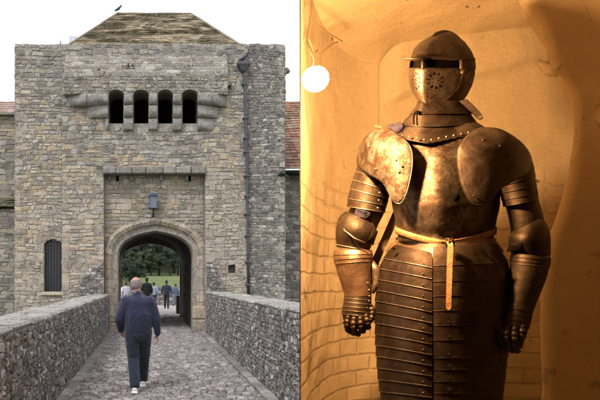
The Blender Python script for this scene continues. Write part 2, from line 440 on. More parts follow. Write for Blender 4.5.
# outer returns either side keep falling back to the wall
gpart(mb, 'machicolation', [M['grey'], M['mortar_g']], 'projecting parapet with four dark murder slots')
mb = MB()
tiers = [(94.3,104,.36,66,228), (106.3,116.5,.26,86,219), (119,129.5,.16,104,215)]
for (t0, t1, pj, xa, xb) in tiers:
    edges = [xa]+[e for s2 in slots for e in s2]+[xb]
    for i in range(0, len(edges), 2):
        a, b = edges[i], edges[i+1]
        n = max(1, round((b-a)/20)); 
        for k in range(n):
            pa, pb = a+(b-a)*k/n, a+(b-a)*(k+1)/n
            Yt = YM-pj; zt_, zb_ = Z(t0,Yt), Z(t1,Yt); hh = zt_-zb_
            pr = [(YM+.02, zt_+.04), (YM-pj+.01, zt_+.04), (YM-pj, zt_-.01)]+[(YM-pj+(pj*.62)*(1-math.cos(q)), zt_-hh*.42-(hh*.58)*math.sin(q)) for q in (math.pi/2*j/6 for j in range(7))]+[(YM+.02, zb_)]
            j1, j2 = rnd.uniform(0,.02), rnd.uniform(0,.02)
            xa_, xb_ = X(pa,Yt)+.005, X(pb,Yt)-.005; ns = max(3, int((xb_-xa_)/.06)); end = 1 if (i == 0 and k == 0) else (2 if (i == len(edges)-2 and k == n-1) else 0)
            rg = []
            for q_ in range(ns+1):
                f_ = q_/ns; xx = xa_+(xb_-xa_)*f_; e_ = 1-(.75*(1-f_)**1.5 if end == 1 else (.75*f_**1.5 if end == 2 else 0))
                rg.append([Vector((xx, YM+(y-YM)*(e_ if y < YM else 1)+.035*noise.noise((xx*3.5,z*5,y*3+7))+j1, z+.03*noise.noise((xx*3,z*4,y*4)))) for y, z in pr])
            mb.loft(rg, 0, True, True, True, True)
for q_ in mb.pieces(): gpart(q_, 'corbel', M['corbel'])
# dark window with lattice
w_o = MB(); w_o.prism(win, [], FY(YF+.2), -.02, 0, 0); wn = gpart(w_o, 'window', M['glass'], 'narrow arched window with dark iron lattice')
fr = MB()
x0, x1 = X(44,YF), X(62.2,YF)
for i in range(1, 6): fr.box((x0+(x1-x0)*i/6-.007, YF+.16, Z(291.5,YF)), (x0+(x1-x0)*i/6+.007, YF+.175, Z(241,YF)))
for i in range(14): fr.box((x0, YF+.150, Z(290-3.7*i,YF)), (x1, YF+.160, Z(290-3.7*i,YF)+.012))
o = fr.build('lattice', M['iron']); o.parent = wn
sl = MB(); sl.rbox((x0-.09, YF-.1, Z(295.5,YF)), (x1+.1, YF+.19, Z(291.8,YF)), .02); z = Z(291.8,YF)
while z < Z(246,YF):
    h = rnd.uniform(.22,.36); w = rnd.choice((.13,.2)); 
    sl.rbox((x1+.002, YM-.03, z+.006), (x1+w+.05, YF+.19, min(z+h, Z(244,YF))), .015); sl.rbox((x0-w*.8, YF-.04, z+.006), (x0-.002, YF+.19, min(z+h, Z(244,YF))), .015); z += h
o = sl.build('window_surround', M['ash']); o.parent = wn
# square hole with dark back
# hipped roof
mb = MB()
Ya, Yr_ = YF+.75, YF+4.4
e0, e1 = X(68,Ya), X(241,Ya); ze = Z(46.5,Ya); r0, r1 = X(117,Yr_), X(191,Yr_); zr = Z(14.5,Yr_)
Yend = 2*Yr_-Ya
def slope(A, B, C, D_, rows, mi=0):
    """A,B eave ends; C,D ridge ends above B and A"""
    for i in range(rows):
        t0, t1 = i/rows, (i+1.25)/rows
        nn = max(2, int((B-A).lerp(C-D_, t0).length/.22)); 
        P0 = A.lerp(D_, t0); P1 = B.lerp(C, t0); Q0 = A.lerp(D_, min(t1,1)); Q1 = B.lerp(C, min(t1,1))
        nrm = (B-A).cross(D_-A).normalized()
        if nrm.z < 0: nrm = -nrm
        for k in range(nn):
            a, b = k/nn+.01/nn, (k+1)/nn-.04/nn
            lift = nrm*(.035+rnd.uniform(0,.02)); base = nrm*.005
            sag = Vector((0,0,.05*noise.noise((k*.25, i*.3, 1))))
            v = [P0.lerp(P1,a)+lift+sag, P0.lerp(P1,b)+lift+sag, Q0.lerp(Q1,b)+base+sag, Q0.lerp(Q1,a)+base+sag]
            dn = -nrm*.03
            mb.add(v+[p+dn for p in v], [(0,1,2,3),(4,7,6,5),(0,4,5,1),(1,5,6,2),(2,6,7,3),(3,7,4,0)], mi)
A_, B_, C_, D_ = Vector((e0,Ya,ze)), Vector((e1,Ya,ze)), Vector((r1,Yr_,zr)), Vector((r0,Yr_,zr))
E_, F_ = Vector((e1,Yend,ze)), Vector((e0,Yend,ze))
slope(A_, B_, C_, D_, 26); slope(E_, F_, D_, C_, 26); slope(B_, E_, C_+Vector((0,.01,0)), C_-Vector((0,.01,0)), 26); slope(F_, A_, D_-Vector((0,.01,0)), D_+Vector((0,.01,0)), 26)
dz = Vector((0,0,-.05))
mb.add([A_+dz, B_+dz, E_+dz, F_+dz, C_+dz, D_+dz], [(0,1,4,5),(1,2,4),(2,3,5,4),(3,0,5)], 1)
for P, Q in ((D_, C_), (A_, D_), (B_, C_)): mb.tube([P.lerp(Q, i/10)+Vector((0,0,.04+rnd.uniform(-.01,.01))) for i in range(11)], .045, 8, 2)
m, nt, b = nmat('mossy_tiles'); co = coord(nt); geo = nt.nodes.new('ShaderNodeNewGeometry')
c = ramp(nt, geo.outputs['Random Per Island'], [(0,(.38,.32,.23)),(.3,(.45,.385,.28)),(.6,(.33,.28,.20)),(.8,(.50,.43,.32))], 'CONSTANT')
ms = tex(nt, co, 1.0, 5, .6, dist=1.6, sc3=(.42,.5,2.0))
c = mixc(nt, ramp(nt, ms, [(.45,0.),(.52,.9)]), c, (.085,.07,.03))
c = mixc(nt, ramp(nt, tex(nt, co, 12, 6, .7), [(.5,0.),(.7,.6)]), c, (.40,.34,.22))
L(nt, c, b.inputs['Base Color']); b.inputs['Roughness'].default_value = .9
bump(nt, b, tex(nt, co, 18, 8, .75), .9, .04); M['roof'] = m; M['hip'] = plain('hip_tiles', (.24,.20,.15), .9, 0, 10, .5, .8, .02)
def roof_mat(name, pal, moss_c, a, bb):
    m, nt, b = nmat(name); co = coord(nt); geo = nt.nodes.new('ShaderNodeNewGeometry')
    c = ramp(nt, geo.outputs['Random Per Island'], [(i/len(pal), p) for i, p in enumerate(pal)], 'CONSTANT')
    c = mixc(nt, ramp(nt, tex(nt, co, 1.6, 7, .75), [(a,0.),(bb,.9)]), c, moss_c)
    L(nt, c, b.inputs['Base Color']); b.inputs['Roughness'].default_value = .9
    bump(nt, b, tex(nt, co, 18, 8, .75), .8, .03); return m
M['redroof'] = roof_mat('red_tiles', [(.26,.12,.08),(.32,.17,.11),(.20,.11,.08),(.30,.21,.15)], (.12,.10,.05), .5, .62)
M['pinkroof'] = roof_mat('pink_tiles', [(.40,.28,.24),(.34,.25,.22),(.44,.33,.29)], (.22,.20,.17), .5, .65)
M['greenroof'] = roof_mat('green_tiles', [(.16,.14,.09),(.13,.12,.08),(.20,.17,.12)], (.05,.07,.02), .35, .55)
gpart(mb, 'roof', [M['roof'], M['dark_stone'], M['hip']], 'hipped tile roof streaked with moss')
# chimney pot just behind the parapet
mb = MB(); Yc = YF+1.6
mb.rbox((X(69,Yc),Yc,Z(46,Yc)-.8),(X(77,Yc),Yc+.3,Z(35.5,Yc)),.02); gpart(mb, 'chimney_pot', plain('pale_pot', (.50,.55,.62), .7, 0, 8), 'pale blue-grey pot behind the parapet')
mb = MB(); mb.tube([U(60.5,47,YF+.5), U(60.3,38.5,YF+.5)], [.03,.006], 6); gpart(mb, 'spike', M['lead'])
# drainpipe
mb = MB(); Yd = YF-.16
pts = [U(243.5,70,Yd), U(244.5,76,Yd), U(245.2,100,Yd), U(246.5,150,Yd), U(247.5,200,Yd), U(248,250,Yd), U(248.5,296,Yd)]
mb.tube(pts, .045, 10)
dp = gpart(mb, 'drainpipe', M['lead'], 'grey cast drainpipe down the right of the tower')
mb = MB(); hx = X(243.5,Yd)
mb.loft([[Vector((hx+a*w, Yd-.02+b2*w*.7, z)) for a, b2 in ((-1,-1),(1,-1),(1,1),(-1,1))] for w, z in ((.07,Z(72,Yd)),(.11,Z(70,Yd)),(.18,Z(65.5,Yd)),(.20,Z(65.3,Yd)),(.20,Z(62.5,Yd)))], 0, smooth=False)
o = mb.build('hopper', M['lead']); o.parent = dp; 
mb = MB()
for py in (84,118,138,152,176,196,214,236,262,285):
    f = (py-70)/226; px = 243.8+4.7*f**.7
    c = U(px, py, Yd); mb.rbox((c.x-.085,c.y-.06,c.z-.035),(c.x+.085,c.y+.12,c.z+.035),.012)
for q_ in mb.pieces(): q_.build('collar', M['lead'], dp)
for o in (bpy.data.objects['lattice'], bpy.data.objects['window_surround'], bpy.data.objects['hopper']):
    o.matrix_parent_inverse = Matrix.Translation(-Vector(gh.location)) if False else Matrix.Identity(4)
# spout on right edge
mb = MB(); mb.tube([U(284,72,YF+.5), U(287,70.5,YF+.5), U(289.5,72.5,YF+.5)], [.14,.11,.06], 7); gpart(mb, 'spout', M['corbel'], 'small stone spout jutting from the right corner')
# flint ramps where the parapets run up against the tower
for (a, b, ttl) in ((78,104,'left'),(206,224,'right')):
    mb = MB(); n = 1
    if a < 100: poly = pl([(78,300),(104.5,300),(104.5,262),(97,263),(88,270),(80,284)], YM)
    else: poly = pl([(206,300),(226,300),(223,288),(217,268),(212,262),(206,262)], YM)
    mb.prism(poly, [], FY(YM-.2), -.19, 0, 1)
    rubble(mb, [poly], FY(YM-.2), (.07,.12), (.08,.2), .04, .01, 0, .0, 31)
    gpart(mb, 'buttress_stub', [M['parapet'], M['mortar_g']], 'flint stub where the %s parapet meets the tower' % ttl)
# ------------------------------------------------------------------ lantern
ln = empty('wall_lantern', 'blue-grey glazed lantern on an iron bracket above the carriage arch', 'lantern')
yl = YR-.28; cx = X(153.3,yl)
mb = MB()
z0, z1 = Z(208,yl), Z(196.5,yl); w = .115
for a in (-1,1):
    for b2 in (-1,1): mb.box((cx+a*w-.012, yl+b2*w-.012, z0), (cx+a*w+.012, yl+b2*w+.012, z1))
mb.rbox((cx-.165,yl-.165,z0-.03),(cx+.165,yl+.165,z0+.005),.01)
mb.rbox((cx-.15,yl-.15,z1),(cx+.15,yl+.15,z1+.03),.01)
mb.loft([[Vector((cx+a*q,yl+b2*q,z)) for a,b2 in ((-1,-1),(1,-1),(1,1),(-1,1))] for q,z in ((.15,z1+.03),(.05,z1+.09),(.02,z1+.13))],0,smooth=False)
o = mb.build('frame', plain('lantern_paint', (.07,.10,.16), .5, .3, 20), ln)
mb = MB(); mb.box((cx-w+.01,yl-w+.01,z0+.01),(cx+w-.01,yl+w-.01,z1-.005)); mb.build('glass_pane', plain('lantern_glass', (.12,.15,.20), .15, 0, 10, .3, 0), ln)
mb = MB(); mb.tube([(cx,YR+.05,Z(216,yl)),(cx,yl+.02,Z(215,yl)),(cx,yl,Z(208.5,yl))], .022, 8); mb.build('bracket', M['iron'], ln)
# ------------------------------------------------------------------ birds on the tower
def bird(P, lab):
    mb = MB(); P = Vector(P)
    mb.tube([P+Vector((-.16,0,.06)), P+Vector((-.08,0,.1)), P+Vector((0,0,.15)), P+Vector((.07,0,.22)), P+Vector((.1,0,.25))], [.012,.045,.06,.045,.03], 8)
    mb.ball(P+Vector((.11,0,.27)), .038, 8, 6); mb.tube([P+Vector((.14,0,.27)), P+Vector((.2,0,.26))], [.014,.003], 5)
    mb.tube([P+Vector((.0,-.02,.1)), P+Vector((.01,-.02,0))], .007, 5); mb.tube([P+Vector((.0,.02,.1)), P+Vector((.01,.02,0))], .007, 5)
    return tag(mb.build('bird', plain('bird_grey', (.06,.065,.09), .7)), lab, 'bird', 'birds perched on the gatehouse')
bird(D_+Vector((.05,0,.08)), 'small dark bird on the left end of the roof ridge')
bird(U(243.5,62.3,Yd), 'dark bird perched on the drainpipe hopper')
# ------------------------------------------------------------------ side ranges
lw = empty('castle_range', 'low stone range with pinkish tile roof left of the tower', 'building', 'castle ranges beside the tower')
mb = MB(); Yw = 21.6
mb.box((-14,Yw,zb),(xl-.05,Yw+6,Z(113,Yw)),1)
rubble(mb, [[(-9,-.3),(xl-.06,-.3),(xl-.06,Z(113,Yw)),(-9,Z(113,Yw))]], FY(Yw), (.11,.22),(.2,.45),.035,.012,0,.02,41,lambda u,v,rr: 0 if rr.random()<.5 else 2)
mb.build('wall', gm, lw)
mb = MB(); slope(Vector((-14,Yw-.2,Z(113.5,Yw-.2))), Vector((xl-.06,Yw-.2,Z(113.5,Yw-.2))), Vector((xl-.06,Yw+1.3,Z(101,Yw+1.3))), Vector((-14,Yw+1.3,Z(101,Yw+1.3))), 6); mb.build('roof', M['pinkroof'], lw)
mb = MB(); mb.box((-14,Yw-.22,Z(116,Yw)),(xl-.06,Yw-.06,Z(113.6,Yw))); mb.build('cornice', M['corbel'], lw)
ll = empty('lean_to', 'low lean-to wall with green mossy tiles at the far left', 'building')
mb = MB(); Yv = 20.9
mb.box((-14,Yv,zb),(xl-.05,Yw-.25,Z(209,Yv)),1)
rubble(mb, [[(-9,-.3),(xl-.06,-.3),(xl-.06,Z(209,Yv)),(-9,Z(209,Yv))]], FY(Yv), (.09,.2),(.15,.4),.035,.012,0,.02,42)
mb.build('wall', gm, ll)
mb = MB(); slope(Vector((-14,Yv-.15,Z(209,Yv-.15))), Vector((xl-.1,Yv-.15,Z(207,Yv-.15))), Vector((xl-.1,Yw-.03,Z(198,Yw-.03))), Vector((-14,Yw-.03,Z(190,Yw-.03))), 5); mb.build('roof', M['greenroof'], ll)
rw = empty('castle_range', 'stone range with red mossy tile roof right of the tower', 'building', 'castle ranges beside the tower')
mb = MB(); Yq = 21.2
mb.box((xr+.05,Yq,zb),(16,Yq+8,Z(172,Yq)),1)
rubble(mb, [[(xr+.05,-.3),(9,-.3),(9,Z(172,Yq)),(xr+.05,Z(172,Yq))]], FY(Yq), (.08,.17),(.12,.35),.035,.012,0,.02,43,tone_r)
mb.build('wall', gm, rw)
mb = MB(); slope(Vector((xr+.04,Yq-.25,Z(169,Yq-.25))), Vector((16,Yq-.25,Z(169,Yq-.25))), Vector((16,Yq+4,Z(101,Yq+4))), Vector((xr+.04,Yq+4,Z(101,Yq+4))), 26); mb.build('roof', M['redroof'], rw)
mb = MB(); mb.tube([(xr+.05,Yq-.32,Z(173,Yq-.3)),(16,Yq-.32,Z(173,Yq-.3))], .1, 8); mb.tube([(xr+.14,Yq-.32,Z(173,Yq-.3)),(xr+.05,Yq-.3,Z(160,Yq-.3))], .05, 8); mb.build('gutter', M['iron'], rw)
# ------------------------------------------------------------------ ground, bridge, setts
def sm(a, b, x):
    t = max(0, min(1, (x-a)/(b-a))); return t*t*(3-2*t)
def ground_z(x, y):
    z = -.06
    moat = sm(4.2,5.5,y)*(1-sm(19.0,20.5,y)); z -= 3.6*moat
    z += 2.7*sm(44,92,y)+max(0,y-95)*.16*(1 if y < 200 else 0)+(y >= 200)*16.8
    if y > 44: z += .3*noise.noise((x*.05,y*.05,0))
    return z
ys = [-60,-20,-5,0,3,4.2,4.6,5,5.5,8,12,16,19,19.4,19.8,20.2,20.5,24,30,36,40,44]+[46+3*i for i in range(20)]+[110,125,150,199,200,300,600,1200]
xs = [-600,-200,-80]+[-50+4*i for i in range(26)]+[80,200,600]
vs = [(x,y,ground_z(x,y)) for y in ys for x in xs]; n = len(xs)
fs = [(j*n+i,j*n+i+1,(j+1)*n+i+1,(j+1)*n+i) for j in range(len(ys)-1) for i in range(n-1)]
mb = MB(); mb.add(vs, fs, 0, True)
m, nt, b = nmat('grass_ground'); co = coord(nt)
c = ramp(nt, tex(nt, co, .35, 6, .6), [(.3,(.055,.08,.022)),(.7,(.11,.14,.038))]); c = mixc(nt, ramp(nt, tex(nt, co, 6, 6, .7), [(.5,0.),(.8,.5)]), c, (.2,.2,.08))
L(nt, c, b.inputs['Base Color']); b.inputs['Roughness'].default_value = .95; bump(nt, b, tex(nt, co, 30, 6, .7), .6, .05)
tag(mb.build('ground', m), 'grassy ground falling to the moat and rising to a lawn beyond', kind='structure')
xi, xo = -1.33, 1.82      # inner faces of the parapets
mb = MB(); mb.box((xi-.75, 3.3, -3.7), (xo+.75, YF+.1, -.03), 0); mb.box((xl+.95, YF+.1, -.5), (xr-.95, YB+1, -.03), 0)
tag(mb.build('bridge', M['mortar_g']), 'stone causeway carrying the cobbled way over the moat', kind='structure')
mb = MB()
mb.box((xi-.02, -1.5, -.029), (xo+.02, 30, -.004), 1)
rr = random.Random(5); y = 6.6
while y < YB+1.5:
    h = rr.uniform(.08,.12); a, b2 = (xi+.20, xo-.18) if y < YF-.1 else (tx0+.02, tx1-.02)
    x = a+rr.uniform(-.1,0); tilt = rr.uniform(-.02,.02)
    while x < b2:
        w = rr.uniform(.09,.17)
        if x+w > b2: w = b2-x
        hh = .022+rr.uniform(-.008,.010)+.02*noise.noise((x*.8,y*.5,0))
        stone(mb, lambda u,v,d: (u, v+.04*noise.noise((u*.9,v*.3,9)), -.006+d), x, x+w, y, y+h, hh+.018, .018, 0, 0, rr, .35)
        x += w
    y += h
tag(mb.build('path', [M['sett'], M['joint']]), 'worn grey cobbles leading through the gate', kind='structure')
mb = MB()
for a, b2 in ((xi+.005, xi+.18),(xo-.16, xo-.005)):
    y = 6.2
    while y < YF-.25:
        l = rr.uniform(.45,.9); mb.rbox((a, y, -.02), (b2+rr.uniform(-.015,.015), y+l-.012, .045+rr.uniform(-.006,.006)), .015, 0, .004); y += l
tag(mb.build('kerb', M['sett']), 'flat edging stones along both parapets', kind='structure')
mb = MB(); mb.add([(-9,YB+.36,.0),(12,YB+.36,.0),(12,43,.0),(-9,43,.0)],[(0,1,2,3)],0)
tag(mb.build('courtyard', plain('pale_gravel', (.34,.31,.29), .95, 0, 30, .3, .6, .01)), 'pale gravel court beyond the gate passage', kind='structure')
# parapets
def parapet(side, lab):
    e = empty('parapet_wall', lab, 'wall', 'parapets of the bridge')
    xin = xi if side < 0 else xo; H = 1.20 if side < 0 else 1.29; th = .60
    mb = MB(); Mf = (lambda u,v,d: (xin-side*(d-.0), u, v))
    y0, y1 = 4.9, YF-.05
    a, b2 = sorted((xin+side*.004, xin+side*(th-.02)))
    mb.box((a,y0,-3.6),(b2,y1,H),1)
    rubble(mb, [[(y0,-.03),(y1,-.03),(y1,H),(y0,H)]], Mf, (.04,.095), (.04,.12), .024, .016, 0, .02, 51+side)
    rubble(mb, [[(y0,-.5),(y1,-.5),(y1,H),(y0,H)]], lambda u,v,d: (xin+side*(th-.02+d), u, v), (.12,.2), (.15,.35), .03, .012, 0, .02, 61+side)
    mb.build('wall', [M['parapet'], M['mortar_p']], e)
    mb = MB(); y = y0
    while y < y1:
        l = rnd.uniform(.4,.95); l = min(l, y1-y+.001)
        w1 = rnd.uniform(.5,.62)*th
        h1 = rnd.uniform(.060,.075)
        a0, a1 = sorted((xin-side*rnd.uniform(.0,.03), xin+side*w1)); mb.rbox((a0,y+.006,H-.01),(a1,y+l-.006,H+h1),.028,0,.012)
        a0, a1 = sorted((xin+side*(w1+.012), xin+side*(th+rnd.uniform(0,.03)))); mb.rbox((a0,y+.006,H-.01),(a1,y+l-.006,H+h1*rnd.uniform(.8,1.1)),.028,0,.012)
        y += l
    mb.box(*[tuple(p) for p in ((min(xin+side*.02,xin+side*(th-.04)), y0, H), (max(xin+side*.02,xin+side*(th-.04)), y1, H+.035))], mi=1)
    mb.build('coping', [M['cope'], M['mortar_g']], e)
parapet(-1, 'flint parapet wall with pale coping left of the cobbles')
parapet(1, 'flint parapet wall with pale coping right of the cobbles')
# ------------------------------------------------------------------ beyond the gate
mb = MB(); Yl = 42.5
mb.box((X(100,Yl),Yl,-.1),(X(240,Yl),Yl+.4,Z(286.5,Yl)),1)
rubble(mb, [[(X(100,Yl),0),(X(240,Yl),0),(X(240,Yl),Z(287,Yl)),(X(100,Yl),Z(287,Yl))]], FY(Yl), (.12,.22),(.2,.45),.05,.02,0,.02,71)
tag(mb.build('courtyard_wall', [M['flint'], M['mortar_g']]), 'low stone wall at the edge of the lawn beyond the arch', 'wall')
mb = MB(); 
mb.rbox((X(176.5,31),31,0),(X(181.5,31),31.7,.95),.03); tag(mb.build('bin', M['iron']), 'dark bin standing just past the passage on the right', 'bin')
def leaf_mat(name, c0, c1):
    m, nt, b = nmat(name); co = coord(nt); geo = nt.nodes.new('ShaderNodeNewGeometry')
    c = ramp(nt, geo.outputs['Random Per Island'], [(0,c0),(.5,tuple((a+q)/2 for a,q in zip(c0,c1))),(1,c1)])
    L(nt, c, b.inputs['Base Color']); b.inputs['Roughness'].default_value = .75; return m
leafs = [leaf_mat('leaf_dark',(.012,.028,.018),(.032,.055,.028)), leaf_mat('leaf_mid',(.025,.045,.018),(.06,.08,.03)), leaf_mat('leaf_olive',(.035,.045,.02),(.075,.075,.035))]
bark = plain('bark', (.08,.06,.045), .95, 0, 12, .4, .6, .02)
def tree_meshes(seed, h, w, kind):
    rr = random.Random(seed); mb = MB()
    cl = []
    nb = 46
    for i in range(nb):
        if kind == 'conifer':
            t = rr.random()**.8; r = w*(1-t)*.9; a = rr.uniform(0,6.28); q = math.sqrt(rr.random())
            cl.append((Vector((r*q*math.cos(a), r*q*math.sin(a), h*(.08+.9*t))), .32*w*(1.15-t)+.2))
        else:
            a = rr.uniform(0,6.28); ph = math.acos(rr.uniform(-.75,1)); q = rr.uniform(.45,1)
            cl.append((Vector((w*q*math.sin(ph)*math.cos(a), w*q*math.sin(ph)*math.sin(a), h*.52+h*.46*q*math.cos(ph))), rr.uniform(.16,.34)*w))
    for c, r in cl:
        for k in range(150):
            d = Vector((rr.gauss(0,1),rr.gauss(0,1),rr.gauss(0,1))).normalized()*r*rr.uniform(.55,1.05)
            p = c+d; sz = rr.uniform(.10,.24)
            n_ = (d.normalized()+Vector((rr.uniform(-.7,.7),rr.uniform(-.7,.7),rr.uniform(-.3,.9)))).normalized()
            t = n_.cross(Vector((rr.uniform(-1,1),rr.uniform(-1,1),rr.uniform(-1,1)))).normalized(); b_ = n_.cross(t)
            mb.add([p-t*sz, p+b_*sz*.6, p+t*sz, p-b_*sz*.6], [(0,1,2,3)], 0)
    crown = mb
    tb = MB(); tb.tube([(0,0,-.5),(.1,0,h*.25),(0,.1,h*.5),(.05,0,h*.85)], [.05*w+.12,.04*w+.1,.03*w+.06,.03], 8)
    for i in range(9):
        c = cl[i*5][0]; z0 = max(.3*h, c.z*.6); tb.tube([(0.05,0,z0), tuple(Vector((0.05,0,z0)).lerp(c,.5)+Vector((0,0,.2))), c], [.09,.06,.02], 6)
    return crown, tb
protos = []
for i, (h, w, kd, lm) in enumerate(((11,3.6,'b',0),(9.5,3.4,'b',1),(10,3.1,'b',2),(10.5,2.9,'conifer',0))):
    cr, tb = tree_meshes(100+i, h, w, kd)
    protos.append([cr, tb, leafs[lm], kd, None])
tree_spots = [ (124,96,3,1.0,'dark conifer at the left edge of the view through the arch'),
 (138,104,0,1.0,'dark round tree beside the conifer beyond the arch'),(150,98,1,1.05,'tall mid-green tree in the centre of the arch view'),
 (163,106,2,1.15,'olive tree right of the centre of the arch view'),(174,97,1,.9,'green tree near the right jamb beyond the lawn'),
 (186,104,0,1.1,'dark tree mostly hidden by the right jamb'),(131,88,1,.45,'small green bush at the lawn edge below the conifer'),
 (143,91,0,.55,'dark bush at the lawn edge left of centre'),(157,122,0,1.5,'dark tall tree on the slope behind the centre trees'),
 (134,124,2,1.45,'olive tall tree on the slope behind the dark round tree'),(177,124,2,1.4,'olive tall tree on the slope behind the right trees'),
 (116,110,1,1.3,'green tree half hidden by the left jamb'),(168,142,1,1.9,'highest green tree on the wooded slope'),(145,142,0,1.9,'highest dark tree on the wooded slope'),
 (170,87,0,.4,'low dark bush on the lawn edge right of centre'),(125,89,0,.5,'dark bush at the lawn edge by the left jamb'),(137,87.5,2,.38,'small olive bush at the lawn edge left of centre'),(151,88,1,.42,'small green bush at the lawn edge below the centre tree'),(159,90,0,.5,'dark bush behind the centre of the lawn edge'),(178,88,2,.45,'olive bush on the lawn edge at the right jamb'),(122,66,0,.30,'dark bush standing on the lawn at the left jamb'),(130,70,3,.30,'small conifer on the lawn above the white-topped visitors'),(137,68,0,.27,'dark bush on the lawn behind the bald man'),(122,142,0,1.9,'far dark tree on the wooded slope at the left')]
for k, (px, Y, pi_, s, lab) in enumerate(tree_spots):
    pr = protos[pi_]; x = X(px, Y)
    e = empty('conifer_tree' if pr[3] == 'conifer' else 'broadleaf_tree', lab, 'tree', 'trees beyond the gate')
    e.location = (x, Y, ground_z(x, Y)); e.scale = (s*1.25, s*1.25, s*1.0); e.rotation_euler = (0,0,k*1.7)
    if pr[4] is None:
        c = pr[0].build('crown', pr[2], e, recalc=False); t = pr[1].build('trunk', bark, e); pr[4] = (c, t)
    else:
        for q in pr[4]:
            o = q.copy(); col.objects.link(o); o.parent = e
# wall plants on the weathering ledge
for k, (px, py, Y, s, lab) in enumerate(((129,71,YP+.15,.2,'tuft of green weed on the ledge above the slots, leftmost'),(190,70,YP+.2,.15,'small green weed on the ledge above the third slot gap'),(226,88,YM-.05,.13,'green weed growing at the right end of the machicolation'),(282,176,YF-.03,.1,'tiny weed low on the right corner of the tower'),(98,73,YP+.1,.14,'small weed on the ledge near the left corner of the machicolation'))):
    mb = MB(); c = U(px,py,Y)
    for i in range(70):
        d = Vector((rnd.gauss(0,1),rnd.gauss(0,.5)-.2,abs(rnd.gauss(0,.8))))*s*.6; t = Vector((rnd.uniform(-1,1),rnd.uniform(-1,1),rnd.uniform(-1,1))).normalized()*.03; b_ = t.cross(Vector((.3,.5,1))).normalized()*.018
        p = c+d; mb.add([p-t*1.6,p+b_*1.6,p+t*1.6,p-b_*1.6],[(0,1,2,3)])
    tag(mb.build('wall_plant', leafs[1], recalc=False), lab, 'plant', 'weeds growing on the tower')
LAMP = 3500
# ------------------------------------------------------------------ people
def caps(mb, p0, p1, r0, r1, n=12, fx=1.0, fy=1.0, rows=5):
    """tapered capsule, cross section scaled fx sideways (x) and fy front-back (y)"""
    p0, p1 = Vector(p0), Vector(p1); t = (p1-p0).normalized()
    a = Vector((1,0,0)); 
    if abs(t.x) > .8: a = Vector((0,1,0))
    b = t.cross(a).normalized(); a = b.cross(t).normalized()
    rings = []
    for i in range(1, rows+1):
        q = math.pi/2*i/rows; rings.append([p0-t*r0*math.cos(q)+(a*math.cos(k)*fx+b*math.sin(k)*fy)*r0*math.sin(q) for k in (2*math.pi*j/n for j in range(n))])
    for i in range(rows):
        q = math.pi/2*i/rows; rings.append([p1+t*r1*math.sin(q)+(a*math.cos(k)*fx+b*math.sin(k)*fy)*r1*math.cos(q) for k in (2*math.pi*j/n for j in range(n))])
    mb.loft(rings)
def remesh(o, vox, it=4):
    m_ = o.modifiers.new('remesh','REMESH'); m_.mode = 'VOXEL'; m_.voxel_size = vox; m_.use_smooth_shade = True
    s2 = o.modifiers.new('smooth','SMOOTH'); s2.iterations = it; s2.factor = .5
def hand_parts(mb, W, fdir, thumb, pdir, s=1.0, curl=.6):
    """palm + five fingers; W wrist, fdir finger direction, thumb = sideways direction towards the thumb, pdir palm facing"""
    f, t, p = Vector(fdir).normalized(), Vector(thumb).normalized(), Vector(pdir).normalized()
    W = Vector(W)
    for k in range(4):
        o = (1.5-k)*.021*s
        base = W+f*.085*s+t*o; caps(mb, W+f*.01*s+t*o*.6, base, .017*s, .014*s, 8)
        ln_ = (.072,.080,.074,.058)[k]*s; a = base
        d = f.copy()
        for q in range(3):
            ang = curl*(.5+.25*q)+.06*k; d = (d*math.cos(ang)+p*math.sin(ang)).normalized(); b2 = a+d*ln_*(.45,.32,.23)[q]
            caps(mb, a, b2, (.0098-.0008*q)*s, (.0092-.001*q)*s, 8, rows=3); a = b2
    a = W+f*.02*s+t*.028*s; b2 = a+(t*.75+f*.6+p*.2).normalized()*.038*s; c2 = b2+(f*.85+t*.25+p*.45).normalized()*.032*s; d2 = c2+(f*.8+p*.7).normalized()*.026*s
    caps(mb, a, b2, .015*s, .012*s, 8, rows=3); caps(mb, b2, c2, .012*s, .0105*s, 8, rows=3); caps(mb, c2, d2, .0105*s, .009*s, 8, rows=3)
def head_parts(mb, c, face=Vector((0,1,0)), s=1.0):
    c = Vector(c); sd = face.cross(Vector((0,0,1))).normalized()
    rot = Matrix((sd, face, Vector((0,0,1)))).transposed()
    mb.ball(c+Vector((0,0,.02))*s-face*.012*s, (.078*s,.095*s,.098*s), 18, 14, rot=rot)
    mb.ball(c+face*.03*s-Vector((0,0,.05))*s, (.058*s,.06*s,.075*s), 14, 10, rot=rot)
    caps(mb, c+face*.088*s+Vector((0,0,.01))*s, c+face*.112*s-Vector((0,0,.025))*s, .010*s, .015*s, 8)
    for q in (-1,1):
        mb.ball(c+sd*q*.082*s-Vector((0,0,.005))*s, (.012*s,.022*s,.034*s), 8, 8, rot=rot)
        caps(mb, c+sd*q*.012*s+face*.092*s+Vector((0,0,.032))*s, c+sd*q*.045*s+face*.083*s+Vector((0,0,.032))*s, .009*s, .008*s, 6)
    caps(mb, c+sd*.02*s+face*.085*s-Vector((0,0,.058))*s, c-sd*.02*s+face*.085*s-Vector((0,0,.058))*s, .009*s, .009*s, 6)
skin = plain('skin', (.40,.205,.165), .55, 0, 25, .18, .1, .002)
